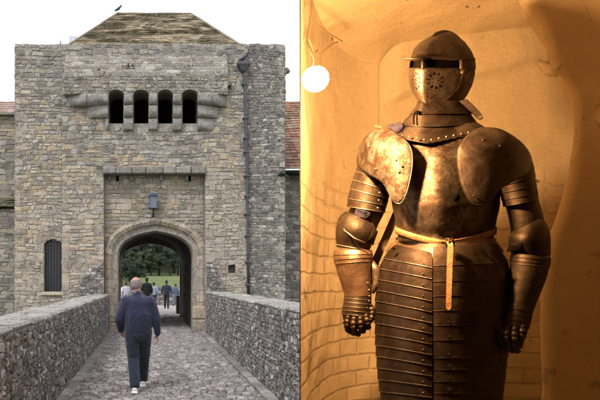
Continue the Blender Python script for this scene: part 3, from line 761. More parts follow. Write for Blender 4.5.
def cloth(name, c, ns=60, wr=3.0):
    m, nt, b = nmat(name); co = coord(nt)
    L(nt, ramp(nt, tex(nt, co, ns, 4, .6), [(.3,tuple(x*.75 for x in c)),(.7,c)]), b.inputs['Base Color']); b.inputs['Roughness'].default_value = .9
    b.inputs['Sheen Weight'].default_value = .15
    n1 = ND(nt, 'ShaderNodeBump', Strength=1.0, Distance=.05); L(nt, tex(nt, co, wr, 4, .6, dist=1.0, sc3=(1.6,1.6,.9)), n1.inputs['Height'])
    n2 = ND(nt, 'ShaderNodeBump', Strength=.3, Distance=.003); L(nt, tex(nt, co, 130, 3, .6), n2.inputs['Height']); L(nt, n1.outputs[0], n2.inputs['Normal']); L(nt, n2.outputs[0], b.inputs['Normal'])
    return m
shoe_w = plain('white_leather', (.70,.70,.72), .5, 0, 30, .15)
# --- the man walking away in the foreground.  Local frame: x right, y away from camera (his front), z up
Ym = 9.15
man = empty('person', 'person in a navy sweater and dark teal trousers walking away over the cobbles', 'person')
man.location = (X(138, Ym), Ym, .02)
S = 1.0
hipL, hipR = Vector((-.10,0,.92)), Vector((.10,0,.92))
# trailing / planted leg on the left (nearest camera), leading leg on the right
kL, aL = Vector((-.075,.06,.50)), Vector((-.045,-.12,.10))
kR, aR = Vector((.095,.27,.52)), Vector((.07,.46,.10))
shL, shR = Vector((-.185,-.01,1.365)), Vector((.185,-.01,1.365))
eL, wL = Vector((-.292,-.06,1.11)), Vector((-.265,.09,.92))
eR, wR = Vector((.278,.0,1.10)), Vector((.300,.07,.87))
hd = Vector((-.03,.03,1.62))
mb = MB()
caps(mb, (0,0,.95), (0,0,1.12), .15, .145, 16, 1.1, .85); caps(mb, (0,0,1.12), (0,.0,1.33), .15, .14, 16, 1.15, .8); caps(mb, (-.11,0,1.33), (.11,0,1.33), .075, .075, 12)
caps(mb, (0,0,1.36), (-.02,.015,1.54), .068, .062, 12)
for h_, k_, a_ in ((hipL,kL,aL),(hipR,kR,aR)): caps(mb, h_, k_, .088, .058); caps(mb, k_, a_, .055, .038); caps(mb, a_+Vector((0,.0,-.03)), a_+Vector((.0,.14,-.05)), .035, .028)
for s1, e1_, w1_ in ((shL,eL,wL),(shR,eR,wR)): caps(mb, s1-Vector((0,0,.02)), e1_, .045, .042); caps(mb, e1_, w1_, .04, .027)
head_parts(mb, hd, Vector((.25,.97,0)).normalized(), 1.0)
hand_parts(mb, wR+Vector((0,.01,-.005)), (0.05,.15,-1), (-.2,1,.1), (-1,-.2,0), 1.0, .45)
hand_parts(mb, wL, (.3,.5,-.8), (.3,.8,.5), (1,-.1,.1), 1.0, .7)
o = mb.build('body', skin, man); remesh(o, .008, 2)
mb = MB()   # sweater
caps(mb, (0,0,.99), (0,-.01,1.15), .185, .192, 18, 1.15, .88); caps(mb, (0,-.01,1.15), (0,-.015,1.31), .192, .165, 18, 1.18, .84)
caps(mb, (-.13,-.01,1.345), (.13,-.01,1.345), .105, .105, 14); caps(mb, (-.17,-.01,1.36), (0,0,1.43), .07, .075, 12); caps(mb, (.17,-.01,1.36), (0,0,1.43), .07, .075, 12); caps(mb, (0,0,.955), (0,0,1.0), .172, .176, 18, 1.16, .9, rows=2)
caps(mb, (0,0,1.40), (-.01,.0,1.475), .10, .078, 14)
for s1, e1_, w1_ in ((shL,eL,wL),(shR,eR,wR)): caps(mb, s1, e1_, .090, .072); caps(mb, e1_, w1_.lerp(e1_,.04), .070, .050)
o = mb.build('sweater', cloth('navy_knit', (.008,.010,.040), 60, 5), man); remesh(o, .012, 5)
mb = MB()   # shirt collar at the neck
mb.tube([Vector((-.02+.078*math.cos(a), .012+.075*math.sin(a), 1.512+.012*math.cos(2*a))) for a in (2*math.pi*i/16 for i in range(17))], .006, 6, cap=False)
mb.build('collar', plain('shirt_collar', (.30,.25,.34), .8), man)
mb = MB()   # trousers
caps(mb, (0,0,.90), (0,0,.98), .16, .155, 16, 1.1, .88)
for h_, k_, a_ in ((hipL,kL,aL),(hipR,kR,aR)): caps(mb, h_, k_, .118, .092, 14); caps(mb, k_, a_+Vector((0,0,.02)), .090, .080, 14)
o = mb.build('trousers', cloth('teal_cotton', (.006,.016,.034), 60, 6), man); remesh(o, .012, 4)
for q, a_, pitch in ((0,aL,.0),(1,aR,.0)):
    mb = MB(); b2 = a_-Vector((0,.05,.09-.048)) 
    caps(mb, a_+Vector((0,-.035,-.045)), a_+Vector((0,.05,-.04)), .045, .042, 12); caps(mb, a_+Vector((0,.05,-.052)), a_+Vector((.0,.17,-.06)), .042, .034, 12, 1.15, .85)
    mb.box((a_.x-.047,a_.y-.085,a_.z-.105),(a_.x+.047,a_.y+.205,a_.z-.078))
    o = mb.build('shoe', shoe_w, man); remesh(o, .008, 2)
mb = MB()   # cropped grey hair round the back and sides
fc = Vector((.25,.97,0)).normalized(); sd = fc.cross(Vector((0,0,1)))
for i in range(620):
    a = rnd.uniform(-2.15, 2.15); zz = rnd.uniform(-.085, .075)
    d = (-fc*math.cos(a)+sd*math.sin(a)); r_ = .093*math.sqrt(max(.2,1-((zz-.02)/.11)**2))
    p = hd+Vector((0,0,zz))+d*r_*(.90 if abs(a) > 1 else 1.0)-fc*.012
    mb.ball(p, (.008,.008,.008), 5, 4)
o = mb.build('hair', plain('grey_hair', (.23,.19,.185), .85, 0, 80, .4), man); remesh(o, .006, 2)
# --- people beyond the gate
def far_person(px, Y, h, top, legs, lab, hairc=(.03,.025,.02), wid=1.0, stride=.12, face=(0,1,0), arm=.0, hat=None, coat=False, legc=None):
    e = empty('person', lab, 'person', 'visitors beyond the gate')
    e.location = (X(px, Y), Y, 0); s = h/1.75; f = Vector(face).normalized(); e.rotation_euler = (0,0,math.atan2(-f.x, f.y)); e.scale = (s,s,s)
    hl, hr = Vector((-.09,0,.92)), Vector((.09,0,.92)); kl, kr = Vector((-.09,stride*.6,.5)), Vector((.09,-stride*.2,.5)); al, ar = Vector((-.09,stride,.08)), Vector((.09,-stride,.08))
    sL, sR = Vector((-.185,0,1.38)), Vector((.185,0,1.38)); eL_, eR_ = Vector((-.26*wid,-.04+arm,1.13)), Vector((.26*wid,-.04,1.13)); wL_, wR_ = Vector((-.24*wid,.12+arm,.93)), Vector((.25*wid,.05,.88))
    mb = MB(); caps(mb, (0,0,.95), (0,0,1.28), .135, .13, 14, 1.15*wid, .85); caps(mb, (-.11,0,1.34), (.11,0,1.34), .07, .07); caps(mb, (0,0,1.38), (0,.01,1.55), .062, .058)
    for h_, k_, a_ in ((hl,kl,al),(hr,kr,ar)): caps(mb, h_, k_, .085, .055); caps(mb, k_, a_, .052, .036); caps(mb, a_-Vector((0,.03,.03)), a_+Vector((0,.14,-.045)), .034, .028)
    for a, b2, c2 in ((sL,eL_,wL_),(sR,eR_,wR_)): caps(mb, a-Vector((0,0,.02)), b2, .042, .038); caps(mb, b2, c2, .036, .026); hand_parts(mb, c2, (0,.2,-1), (0,1,.1), (-1 if a is sR else 1,0,0), 1.05, .5)
    head_parts(mb, (0,.02,1.64), Vector((0,1,0)), 1.0)
    o = mb.build('body', skin, e); remesh(o, .012, 2)
    mb = MB(); lo = .62 if coat else .96
    caps(mb, (0,0,lo), (0,0,1.15), .165, .16, 14, 1.12*wid, .88); caps(mb, (0,0,1.15), (0,0,1.34), .16, .145, 14, 1.18*wid, .84); caps(mb, (-.12,0,1.36), (.12,0,1.36), .09, .09); caps(mb, (-.16,0,1.37), (0,0,1.45), .06, .07); caps(mb, (.16,0,1.37), (0,0,1.45), .06, .07)
    for a, b2, c2 in ((sL,eL_,wL_),(sR,eR_,wR_)): caps(mb, a, b2, .07, .06); caps(mb, b2, c2.lerp(b2,.1), .056, .042)
    o = mb.build('jacket', cloth('jacket_cloth', top), e); remesh(o, .018, 3)
    mb = MB(); caps(mb, (0,0,.9), (0,0,.97), .15, .15, 14, 1.1*wid, .88)
    for h_, k_, a_ in ((hl,kl,al),(hr,kr,ar)): caps(mb, h_, k_, .11, .08); caps(mb, k_, a_+Vector((0,0,.03)), .078, .066)
    o = mb.build('trousers', cloth('trouser_cloth', legs), e); remesh(o, .018, 3)
    mb = MB(); mb.ball((0,.0,1.675), (.092,.105,.092), 14, 10); mb.ball((0,-.04,1.63), (.085,.075,.10), 14, 10); mb.build('hair', plain('hair_tone', hairc, .8, 0, 60, .4), e)
    for a_ in (al, ar):
        mb = MB(); caps(mb, a_+Vector((0,-.03,-.04)), a_+Vector((0,.15,-.045)), .042, .034, 10, 1.1, .8); mb.build('shoe', plain('dark_shoe', (.03,.028,.027), .5), e)
far_person(146.8, 34, 1.90, (.012,.011,.012), (.010,.010,.011), 'tall person in black coat seen from behind in the passage mouth', coat=True, wid=1.05)
far_person(153.8, 37, 1.62, (.30,.36,.52), (.02,.025,.05), 'person in a pale blue top walking beside the tall one in black', stride=.16)
far_person(166.5, 36.5, 1.74, (.020,.026,.055), (.013,.013,.018), 'person in dark navy jacket walking right of the group', wid=1.1, arm=.1, stride=.2)
far_person(175.5, 41, 1.5, (.08,.12,.22), (.16,.20,.28), 'person in blue top by the low wall near the right jamb', face=(-.5,.8,0))
far_person(125.8, 38, 1.62, (.52,.52,.60), (.30,.33,.42), 'person in white top behind the man, second from the left jamb', hairc=(.05,.03,.02), face=(-.4,1,0))
far_person(121.0, 38.5, 1.5, (.60,.60,.60), (.35,.36,.42), 'person in white top at the left jamb', hairc=(.09,.06,.04), face=(.6,.8,0))

# ------------------------------------------------------------------ lodge chamber (armour niche)
def plaster(name, c, brick=False):
    m, nt, b = nmat(name); co = coord(nt)
    big = tex(nt, co, 1.6, 5, .6); fn = tex(nt, co, 30, 9, .85)
    cc = ramp(nt, big, [(.36,tuple(x*.82 for x in c)),(.60,c)])
    cc = mixc(nt, ramp(nt, fn, [(.30,.5),(.42,0.)]), cc, tuple(x*.6 for x in c))
    sp = tex(nt, co, 7.5, 6, .55, dist=2.2)
    cc = mixc(nt, ramp(nt, sp, [(.30,.6),(.345,0.)]), cc, tuple(x*.45 for x in c))
    # small dark spots follow a noise of their own
    dark_spots = tex(nt, co, 10, 3, .5, dist=.6, sc3=(1,1,.7))
    cc = mixc(nt, ramp(nt, dark_spots, [(.24,.9),(.27,0.)]), cc, (.10,.07,.05))
    L(nt, cc, b.inputs['Base Color']); b.inputs['Roughness'].default_value = .75; b.inputs['Specular IOR Level'].default_value = .2
    h = mixc(nt, .5, tex(nt, co, 5, 6, .6, dist=.6), fn)
    n1 = ND(nt, 'ShaderNodeBump', Strength=.9, Distance=.035); L(nt, h, n1.inputs['Height']); last = n1.outputs[0]
    if brick:
        # limewashed brick courses; the wall turns a corner so the course runs along x + .9 y
        sp_ = nt.nodes.new('ShaderNodeSeparateXYZ'); wob = nt.nodes.new('ShaderNodeTexNoise'); wob.inputs['Scale'].default_value = 5.5; wob.inputs['Detail'].default_value = 7; L(nt, co, wob.inputs['Vector'])
        mm = ND(nt, 'ShaderNodeMapRange'); L(nt, wob.outputs['Fac'], mm.inputs[0]); mm.inputs[3].default_value = -.016; mm.inputs[4].default_value = .016
        L(nt, co, sp_.inputs[0]); my = nt.nodes.new('ShaderNodeMath'); my.operation = 'MULTIPLY_ADD'; L(nt, sp_.outputs['Y'], my.inputs[0]); my.inputs[1].default_value = .9; L(nt, sp_.outputs['X'], my.inputs[2])
        ax = nt.nodes.new('ShaderNodeMath'); L(nt, my.outputs[0], ax.inputs[0]); L(nt, mm.outputs[0], ax.inputs[1])
        az_ = nt.nodes.new('ShaderNodeMath'); L(nt, sp_.outputs['Z'], az_.inputs[0]); L(nt, mm.outputs[0], az_.inputs[1])
        cx_ = nt.nodes.new('ShaderNodeCombineXYZ'); L(nt, ax.outputs[0], cx_.inputs[0]); L(nt, az_.outputs[0], cx_.inputs[1])
        br_ = nt.nodes.new('ShaderNodeTexBrick'); L(nt, cx_.outputs[0], br_.inputs['Vector'])
        for k_, v_ in (('Scale',1),('Brick Width',.215),('Row Height',.075),('Mortar Size',.011),('Mortar Smooth',1.0),('Bias',0)): br_.inputs[k_].default_value = v_
        br_.inputs['Color1'].default_value = (1,1,1,1); br_.inputs['Color2'].default_value = (.72,.72,.72,1); br_.inputs['Mortar'].default_value = (0,0,0,1)
        ms_ = nt.nodes.new('ShaderNodeMath'); ms_.operation = 'MULTIPLY_ADD'; L(nt, wob.outputs['Fac'], ms_.inputs[0]); ms_.inputs[1].default_value = .5; L(nt, sp_.outputs['Z'], ms_.inputs[2])
        fade = ramp(nt, ms_.outputs[0], [(.0,1.),(1.,1.)])
        mr = ND(nt, 'ShaderNodeMapRange'); L(nt, ms_.outputs[0], mr.inputs[0]); mr.inputs[1].default_value = 2.30; mr.inputs[2].default_value = 2.52; mr.inputs[3].default_value = .62; mr.inputs[4].default_value = .0
        n2 = ND(nt, 'ShaderNodeBump', Distance=.016); L(nt, mr.outputs[0], n2.inputs['Strength']); L(nt, br_.outputs['Color'], n2.inputs['Height']); L(nt, last, n2.inputs['Normal']); last = n2.outputs[0]
        jn = mixc(nt, .10, cc, (.45,.38,.27)); mt = nt.nodes.new('ShaderNodeMath'); mt.operation = 'MULTIPLY'; L(nt, br_.outputs['Fac'], mt.inputs[0]); L(nt, mr.outputs[0], mt.inputs[1])
        L(nt, mixc(nt, mt.outputs[0], cc, jn), b.inputs['Base Color'])
    L(nt, last, b.inputs['Normal']); return m
M['plaster'] = plaster('limewashed_plaster', (.80,.70,.52))
M['limebrick'] = plaster('limewashed_brick', (.80,.71,.55), True)
M['dadoed'] = plaster('ochre_plaster', (.80,.67,.47))
YT, YN = 1.95, 2.9
def resample(P, n):
    d = [0]
    for i in range(1, len(P)): d.append(d[-1]+math.dist(P[i], P[i-1]))
    out = []
    for k in range(n):
        t = d[-1]*k/(n-1); i = max(j for j in range(len(d)) if d[j] <= t+1e-9); i = min(i, len(P)-2)
        f = (t-d[i])/max(1e-9, d[i+1]-d[i]); out.append((P[i][0]*(1-f)+P[i+1][0]*f, P[i][1]*(1-f)+P[i+1][1]*f))
    return out
def seg3(A, B, C, n):  # sample three named spans with their own density
    return resample(A, n[0])[:-1]+resample(B, n[1])[:-1]+resample(C, n[2])
bx = lambda px: X(px, YN); bz = lambda py: Z(py, YN)
backL = [(bx(378),0),(bx(378),bz(66))]
backV = [(bx(378),bz(66)),(bx(380),bz(58)),(bx(387),bz(50)),(bx(420),bz(43)),(bx(480),bz(36)),(bx(530),bz(31)),(bx(549),bz(30)),(bx(560),bz(45)),(bx(572),bz(72)),(bx(584),bz(110)),(bx(590),bz(160))]
backR = [(bx(590),bz(160)),(bx(590),0)]
def prof_at(t):
    """t 0 at the tip, 1 at the back wall"""
    Y = YT+(YN-YT)*t
    P0, P1, P2 = (X(300.6,YT), YT), (X(319,2.86), 2.86), (X(378,YN-.012), YN-.012)
    xl_ = (1-t)**2*P0[0]+2*t*(1-t)*P1[0]+t*t*P2[0]; Y = (1-t)**2*P0[1]+2*t*(1-t)*P1[1]+t*t*P2[1]
    zL = 2.80*(1-t)+bz(66)*t
    xr_ = 1.9*(1-t)+bx(590)*t
    L_ = [(xl_,0),(xl_,zL)]
    fv = [(0,2.80),(.08,2.85),(.22,2.88),(.40,2.90),(.55,2.92),(.70,2.92),(.80,2.92),(.88,2.88),(.94,2.80),(.98,2.66),(1,2.45)]
    V_ = []
    for (fx, fz), (qx, qz) in zip(fv, backV):
        x0 = xl_+fx*(xr_-xl_); x1 = qx
        V_.append((x0*(1-t)+x1*t if t > 0 else x0, fz*(1-t)+qz*t))
    V_[0] = (xl_, zL); V_[-1] = (xr_, 2.45*(1-t)+bz(160)*t)
    R_ = [V_[-1], (xr_, 0)]
    return seg3(L_, V_, R_, (70,90,40)), Y
rings = []
for i in range(49):
    p, Y = prof_at(i/48); rings.append([Vector((a, Y, b)) for a, b in p])
# the back wall: the last profile shrinks to a line, giving soft corners
last = [(v.x, v.z) for v in rings[-1]]
ccx, ccz = bx(470), 1.6
for k in range(1, 42):
    f = 1-k/41; rings.append([Vector((ccx+(a-ccx)*f, YN+.05*(1-f)**.25, max(0,ccz+(b-ccz)*f))) for a, b in last])
def brick_h(s, z):
    """irregular hand-laid courses under thick limewash; returns relief depth"""
    z2 = z+.012*noise.noise((s*3,z*2,4)); row = math.floor(z2/.078); fz = z2/.078-row
    u = (s+.11*(row % 2)+.04*noise.noise((row*1.7,0,8)))/.23; cu = math.floor(u); fu = u-cu
    ed = min(fz, 1-fz)*.078; eu = min(fu, 1-fu)*.23; d = min(ed, eu)
    w_ = .55+.45*noise.noise((s*1.4, z*1.9, 2))*1.6
    return (sm(0,.014,d)*.010+.006*noise.noise((cu*3.1,row*2.3,1)))*max(0,min(1,w_))
def wall_disp(v):
    n1 = noise.noise((v.x*2.1,v.y*2.1,v.z*2.1))*.028+noise.noise((v.x*7,v.y*7,v.z*7))*.009+noise.noise((v.x*22,v.y*22,v.z*22))*.003
    return n1
# build left wall / vault / right wall as displaced grids
V = rings; nv = len(V[0]); nr = len(V)
NL = 69
def grid(j0, j1, i0, i1, name, mat, lab, brickmask=None, inward=Vector((1.3,1.9,1.6))):
    mb = MB(); vs = []
    for i in range(i0, i1):
        for j in range(j0, j1):
            p = V[i][j]; a = V[i][min(j+1,nv-1)]-V[i][max(j-1,0)]; b2 = V[min(i+1,nr-1)][j]-V[max(i-1,0)][j]
            n_ = a.cross(b2)
            if n_.length < 1e-9: n_ = Vector((0,-1,0))
            n_.normalize()
            if n_.dot(inward-p) < 0: n_ = -n_
            tipf = sm(YT, YT+.18, p.y)
            h = wall_disp(p)*(.5 if brickmask else .7)
            if brickmask: h += brick_h(p.x+.9*(p.y-YN), p.z)*brickmask(p)*.0
            vs.append(p+n_*h*tipf)
    w_ = j1-j0
    mb.add(vs, [(a*w_+b3,a*w_+b3+1,(a+1)*w_+b3+1,(a+1)*w_+b3) for a in range(i1-i0-1) for b3 in range(w_-1)], 0, True)
    return tag(mb.build(name, mat, recalc=False), lab, kind='structure')
# finer resampling along Y for bricks
def densify(Vr, f):
    out = []
    for i in range(len(Vr)-1):
        for k in range(f): out.append([a.lerp(b2, k/f) for a, b2 in zip(Vr[i], Vr[i+1])])
    out.append(Vr[-1]); return out
V = densify(rings[:49], 3); 
# double the density of the left wall vertically
def colfine(row):
    L0, R0 = row[0], row[NL]
    return [L0.lerp(R0, k/260) for k in range(261)]+row[NL+1:]
V = [colfine(r) for r in V]; NL = 260; nv = len(V[0]); nr = len(V)
bm_l = lambda p: sm(2.36,2.12,p.z+.10*noise.noise((p.x*3,p.y*3,1)))
def sm_r(a, b, x): return 1-sm(b, a, x)
bm_l = lambda p: 1-sm(2.10,2.34,p.z+.10*noise.noise((p.x*3,p.y*3,1)))
grid(0, NL+1, 0, nr, 'wall_left', M['limebrick'], 'limewashed brick wall beside the armour', bm_l)
grid(NL, NL+90, 0, nr, 'ceiling', M['plaster'], 'lumpy limewashed vault over the niche')
grid(NL+89, nv, 0, nr, 'wall_right', M['plaster'], 'limewashed right wall of the niche')
# back wall as its own fine grid, clipped by the vault
mb = MB(); NX, NZ = 150, 260
x0, x1 = bx(371), bx(592)
vs = []
for a in range(NZ+1):
    for b2 in range(NX+1):
        x = x0+(x1-x0)*b2/NX; z = bz(25)*a/NZ
        p = Vector((x, YN, z)); bmk = (1-sm(1.9,2.2,z+.1*noise.noise((x*3,1,z*3))))
        vs.append(Vector((x, YN-wall_disp(p)*.55-.045*sm(bx(376),bx(400),x)*sm(-.02,.03,z-(bz(101)+(x-bx(390))*(bz(61)-bz(101))/(bx(540)-bx(390))+.02*noise.noise((x*4,0,0)))), z)))
mb.add(vs, [(a*(NX+1)+b2,a*(NX+1)+b2+1,(a+1)*(NX+1)+b2+1,(a+1)*(NX+1)+b2) for a in range(NZ) for b2 in range(NX)], 0, True)
tag(mb.build('wall_back', M['limebrick'], recalc=False), 'limewashed back wall of the niche', kind='structure')
# ledge rib running up to the right under the vault, and the cracked nub at its end
mb = MB()
mb.tube([U(538,62,2.8),U(550,70,2.75),U(558,69,2.7),U(566,66,2.66)], [.012,.028,.036,.036], 10)
tag(mb.build('plaster_nub', M['plaster']), 'cracked plaster nub where the vault meets the pier', kind='structure')
# pier on the right: rough edged front of the niche arch
YPi = 2.12
edge = [(505,-60),(520,-14),(530,4),(541,22),(549,42),(554,60),(557,68),(567,76),(574,90),(578,108),(579.5,130),(578,150),(575,170),(571,186),(567,200),(562,215),(555,235),(550,250),(547,275),(546,300),(546,340),(547,380),(546,410),(546,520),(546,720)]
nE = 150; ep = resample(edge, nE)
pr_ = [(X(a,YPi)+.004*noise.noise((b2*.06,3,1)), max(-.0,Z(b2,YPi))) for a, b2 in ep]
mb = MB(); rows = []
outx = lambda z: 1.93
for (x, z) in pr_:
    row = []
    # reveal: from deep inside the niche round the corner to the front face
    for k in range(7):
        q = k/6*math.pi/2; row.append(Vector((x+.035-.035*math.sin(q)+.0, YPi+.035-.0+( .0)-.035*(1-math.cos(q)) if False else YPi+.035*(1-math.sin(q)), z)) if False else Vector((x+.03*(1-math.cos(q)), YPi+.03*(1-math.sin(q)), z)))
    deep = [Vector(((x+.012)*(YPi+.03+.28*(3-k)/3)/YPi+.02, YPi+.03+.28*(3-k)/3, z)) for k in range(3)]
    xo_ = outx(z); n_ = 40
    front = [Vector((x+.03+(xo_-x-.03)*k/n_, YPi, z)) for k in range(1, n_+1)]
    back_ = [Vector((xo_+.002, YPi+.05, z)), Vector((xo_+.002, YPi+.31, z))]
    r_ = deep+row+front+back_
    rows.append([p+Vector((0,-1,0))*(wall_disp(p)*.5) for p in r_])
mb.loft(rows, 0, closed=False, cap0=False, cap1=False)
tag(mb.build('pier', M['dadoed'], recalc=True), 'smooth ochre plastered pier framing the niche on the right', kind='structure')
# porch side of the chamber: walls, ceiling, floor
mb = MB()
mb.box((1.9,-1.05,0),(2.3,YT+.0,3.1)); mb.box((-.9,-1.3,0),(2.3,-1.05,3.1)); mb.box((-.9,-1.05,0),(-.6,YT,3.1))
M['umber'] = plaster('umber_plaster',(.26,.20,.14)); tag(mb.build('wall_front', M['umber']), 'plastered walls of the chamber around the visitor', kind='structure')  # unseen walls, coloured dark so they reflect little onto the steel
mb = MB(); mb.box((-.6,-1.05,2.93),(1.9,YT+.02,3.08)); tag(mb.build('ceiling_front', M['umber']), 'plastered ceiling of the chamber', kind='structure')
mb = MB(); mb.box((-.6,-1.05,-.002),(2.2,3.2,.02)); tag(mb.build('floor', M['umber']), 'plain floor of the chamber', kind='structure')
lodge = empty('lodge', 'added stone lodge shutting daylight out of the armour niche', 'building')
mb = MB()
# added light-tight skin: doorway side, thin jamb, far wall, right wall, roof slab
t0 = (X(299.6,YT), YT); t1 = (X(300.2,3.3), 3.3)
ring = [(t0[0], t0[1]), (t1[0], t1[1]), (2.75, 3.3), (2.75,-1.4), (2.3,-1.4),(2.3, 3.02), (X(307,3.05), 3.05), (X(303,2.75),2.75), (X(300.9,2.2),2.2)]
mb.prism([(a,b2) for a,b2 in ring], [], lambda u,v,d: (u,v,d), -.1, 3.1, 0)
mb.box((-.9,YT-.12,2.78),(t0[0]-.001,YT,3.1)); mb.prism([(-.95,-1.4),(2.8,-1.4),(2.8,3.34),(X(300.7,3.34),3.34),(t0[0]-.002,YT+.0),(-.95,YT+.0)], [], lambda u,v,d: (u,v,d), 3.102, 3.3, 0)
mb.build('wall', M['mortar_t'], lodge)
# plinth under the armour
FZ = .62
mb = MB(); mb.rbox((.50,1.52,.02),(1.34,2.3,FZ),.02); tag(mb.build('plinth', M['dadoed']), 'plastered block the suit of armour stands on', 'plinth')
# ------------------------------------------------------------------ lamp
YL_ = 1.66
lp = empty('hanging_lamp', 'bare glowing bulb on a bent flex at the left edge of the niche', 'lamp')
bc = U(315.5, 79, YL_)
mb = MB(); r = 12.8/600*YL_; mb.ball(bc, (r,r,r*.96), 28, 18)
m, nt, b = nmat('lamp_glow'); b.inputs['Base Color'].default_value = (1,.8,.5,1); b.inputs['Emission Color'].default_value = (1,.495,.168,1); b.inputs['Emission Strength'].default_value = LAMP
mb.build('bulb', m, lp)
mb = MB(); bk = Vector((-.12,.95,.25)).normalized(); mb.tube([bc+bk*r*.93, bc+bk*(r+.03)], [.014,.012], 12); mb.build('socket', plain('bakelite', (.20,.16,.11), .4), lp)
mb = MB(); a = bc+bk*(r+.028)
pts = [a, U(313.5,62,YL_+.07), U(310,50,YL_+.09), U(307,38,YL_+.12), U(310,20,YL_+.14), U(312,-8,YL_+.14), Vector((X(313,YL_+.14),YL_+.14,2.93))]
def cat(pts, n=8):
    P = [pts[0]]+pts+[pts[-1]]; out = []
    for i in range(1, len(P)-2):
        for k in range(n):
            t = k/n; out.append(.5*((2*P[i])+(P[i+1]-P[i-1])*t+(2*P[i-1]-5*P[i]+4*P[i+1]-P[i+2])*t*t+(3*P[i]-P[i-1]-3*P[i+1]+P[i+2])*t**3))
    return out+[P[-2]]
mb.tube(cat([Vector(p) for p in pts]), .0018, 8); mb.build('flex', plain('flex_cable', (.03,.02,.012), .6), lp)
cb = MB()
for pts in ([U(304,42,2.02),U(307,38,2.02),U(311,44,2.02),U(314,52,2.05),U(318,50,2.1)], [U(318,56,2.1),U(328,47,2.16),U(334,43,2.2),U(338,42,2.24)], [U(306,14,2.0),U(316,24,2.08),U(330,34,2.18),U(342,41,2.26)]):
    cb.tube(cat([Vector(p) for p in pts]), .0022, 8)
tag(cb.build('wall_cable', plain('cable_grime', (.15,.11,.07), .8)), 'limewashed loops of cable pinned above the lamp', 'cable')

# ------------------------------------------------------------------ suit of armour
AY = 1.9; C0 = Vector((X(440,AY), AY, 0)); al = math.atan2(C0.x, AY)
NA = Vector((math.sin(al), math.cos(al), 0)); RA = Vector((math.cos(al), -math.sin(al), 0)); CAMP = Vector((0,0,HC))
def A(px, py, d=0.0):
    """point seen at photo position px,py on the plane through the armour, d metres behind it (negative: nearer)"""
    r = Vector(((px-150)/600, 1, (281-py)/600)); t = (NA.dot(C0-CAMP)+d)/NA.dot(r); return CAMP+r*t
def steel(name, c0, c1, rough=.38, rust=.35, rustc=(.028,.014,.008)):
    m, nt, b = nmat(name); co = coord(nt)
    n1 = tex(nt, co, 9, 8, .78, dist=.8); n2 = tex(nt, co, 34, 9, .85); n3 = tex(nt, co, 220, 3, .6)
    c = ramp(nt, n1, [(.38,c0),(.60,c1)])
    c = mixc(nt, ramp(nt, n2, [(.44,0.),(.56,min(1,rust*1.35))]), c, rustc)
    L(nt, c, b.inputs['Base Color']); b.inputs['Metallic'].default_value = .80
    L(nt, ramp(nt, mixc(nt, .5, n1, n2), [(.36,rough-.04),(.62,rough+.26)]), b.inputs['Roughness'])
    h = mixc(nt, .6, n3, n2); bump(nt, b, h, .45, .003)
    n5 = ND(nt, 'ShaderNodeBump', Strength=.5, Distance=.016); L(nt, tex(nt, co, 9, 3, .5), n5.inputs['Height'])
    bn = [n for n in nt.nodes if n.type == 'BUMP' and n is not n5][0]; L(nt, n5.outputs[0], bn.inputs['Normal'])
    return m
ST = steel('worn_steel', (.026,.020,.018), (.075,.062,.056))  # lighter and darker copies put the lamp's light and shade into the steel
STB = steel('lit_steel', (.055,.045,.04), (.15,.13,.12), .40, .6)
STC = steel('lit_coppery_steel', (.20,.135,.105), (.29,.21,.165), .31, .25)  # copper tone raised for the light on cuff and waist lame
STD = steel('shaded_steel', (.018,.014,.012), (.045,.037,.033), .42, .4)
EDGE = steel('lit_edge_steel', (.16,.135,.12), (.28,.24,.22), .32, .1)  # highlight put into the colour of edges and rivets facing the lamp
leather = plain('tan_leather', (.42,.25,.13), .65, 0, 24, .5, .8, .006)
dleather = plain('leather_and_shadow', (.05,.032,.022), .6, 0, 30, .3, .3, .003)  # serves the shoulder strap and the strip of arm shadow
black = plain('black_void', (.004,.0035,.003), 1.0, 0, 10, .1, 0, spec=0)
cloth_b = cloth('blue_lining', (.010,.009,.04), 60, 12); cloth_b.node_tree.nodes['Principled BSDF'].inputs['Sheen Weight'].default_value = 0
arm = empty('suit_of_armour', 'dark steel suit of armour with closed helmet and tan leather belt standing in the niche', 'armour')
arm.location = (C0.x, C0.y, FZ)
AI = Matrix.Translation(-Vector(arm.location))
def ap(mb, name, mat, label=None, parent=None, solid=0, sub=0):
    if name in ('rivet', 'piercing') and len(mb.marks) > 1:
        for q_ in mb.pieces(): o = ap(q_, name, mat, None, parent)
        return o
    o = mb.build(name, mat)
    if parent is None: o.parent = arm; o.matrix_parent_inverse = AI
    else: o.parent = parent
    if label: o['label'] = label
    if solid:
        m_ = o.modifiers.new('solid','SOLIDIFY'); m_.thickness = solid; m_.offset = -1
    return o
def fprof(t, left, dp):
    if len(dp) == 4: a = dp[2] if left else dp[3]
    else: a = .12
    p_ = dp[0] if left else dp[1]
    return max(0, 1-(a*t+(1-a)*t**p_))**.72
def interp(tab, y):
    """tab rows (py, ...) -> linear/smooth interpolation"""
    if y <= tab[0][0]: return tab[0][1:]
    for a, b2 in zip(tab, tab[1:]):
        if a[0] <= y <= b2[0]:
            f = (y-a[0])/(b2[0]-a[0]); f = f*f*(3-2*f)*.35+f*.65
            return tuple(p*(1-f)+q*f for p, q in zip(a[1:], b2[1:]))
    return tab[-1][1:]
NT = 56
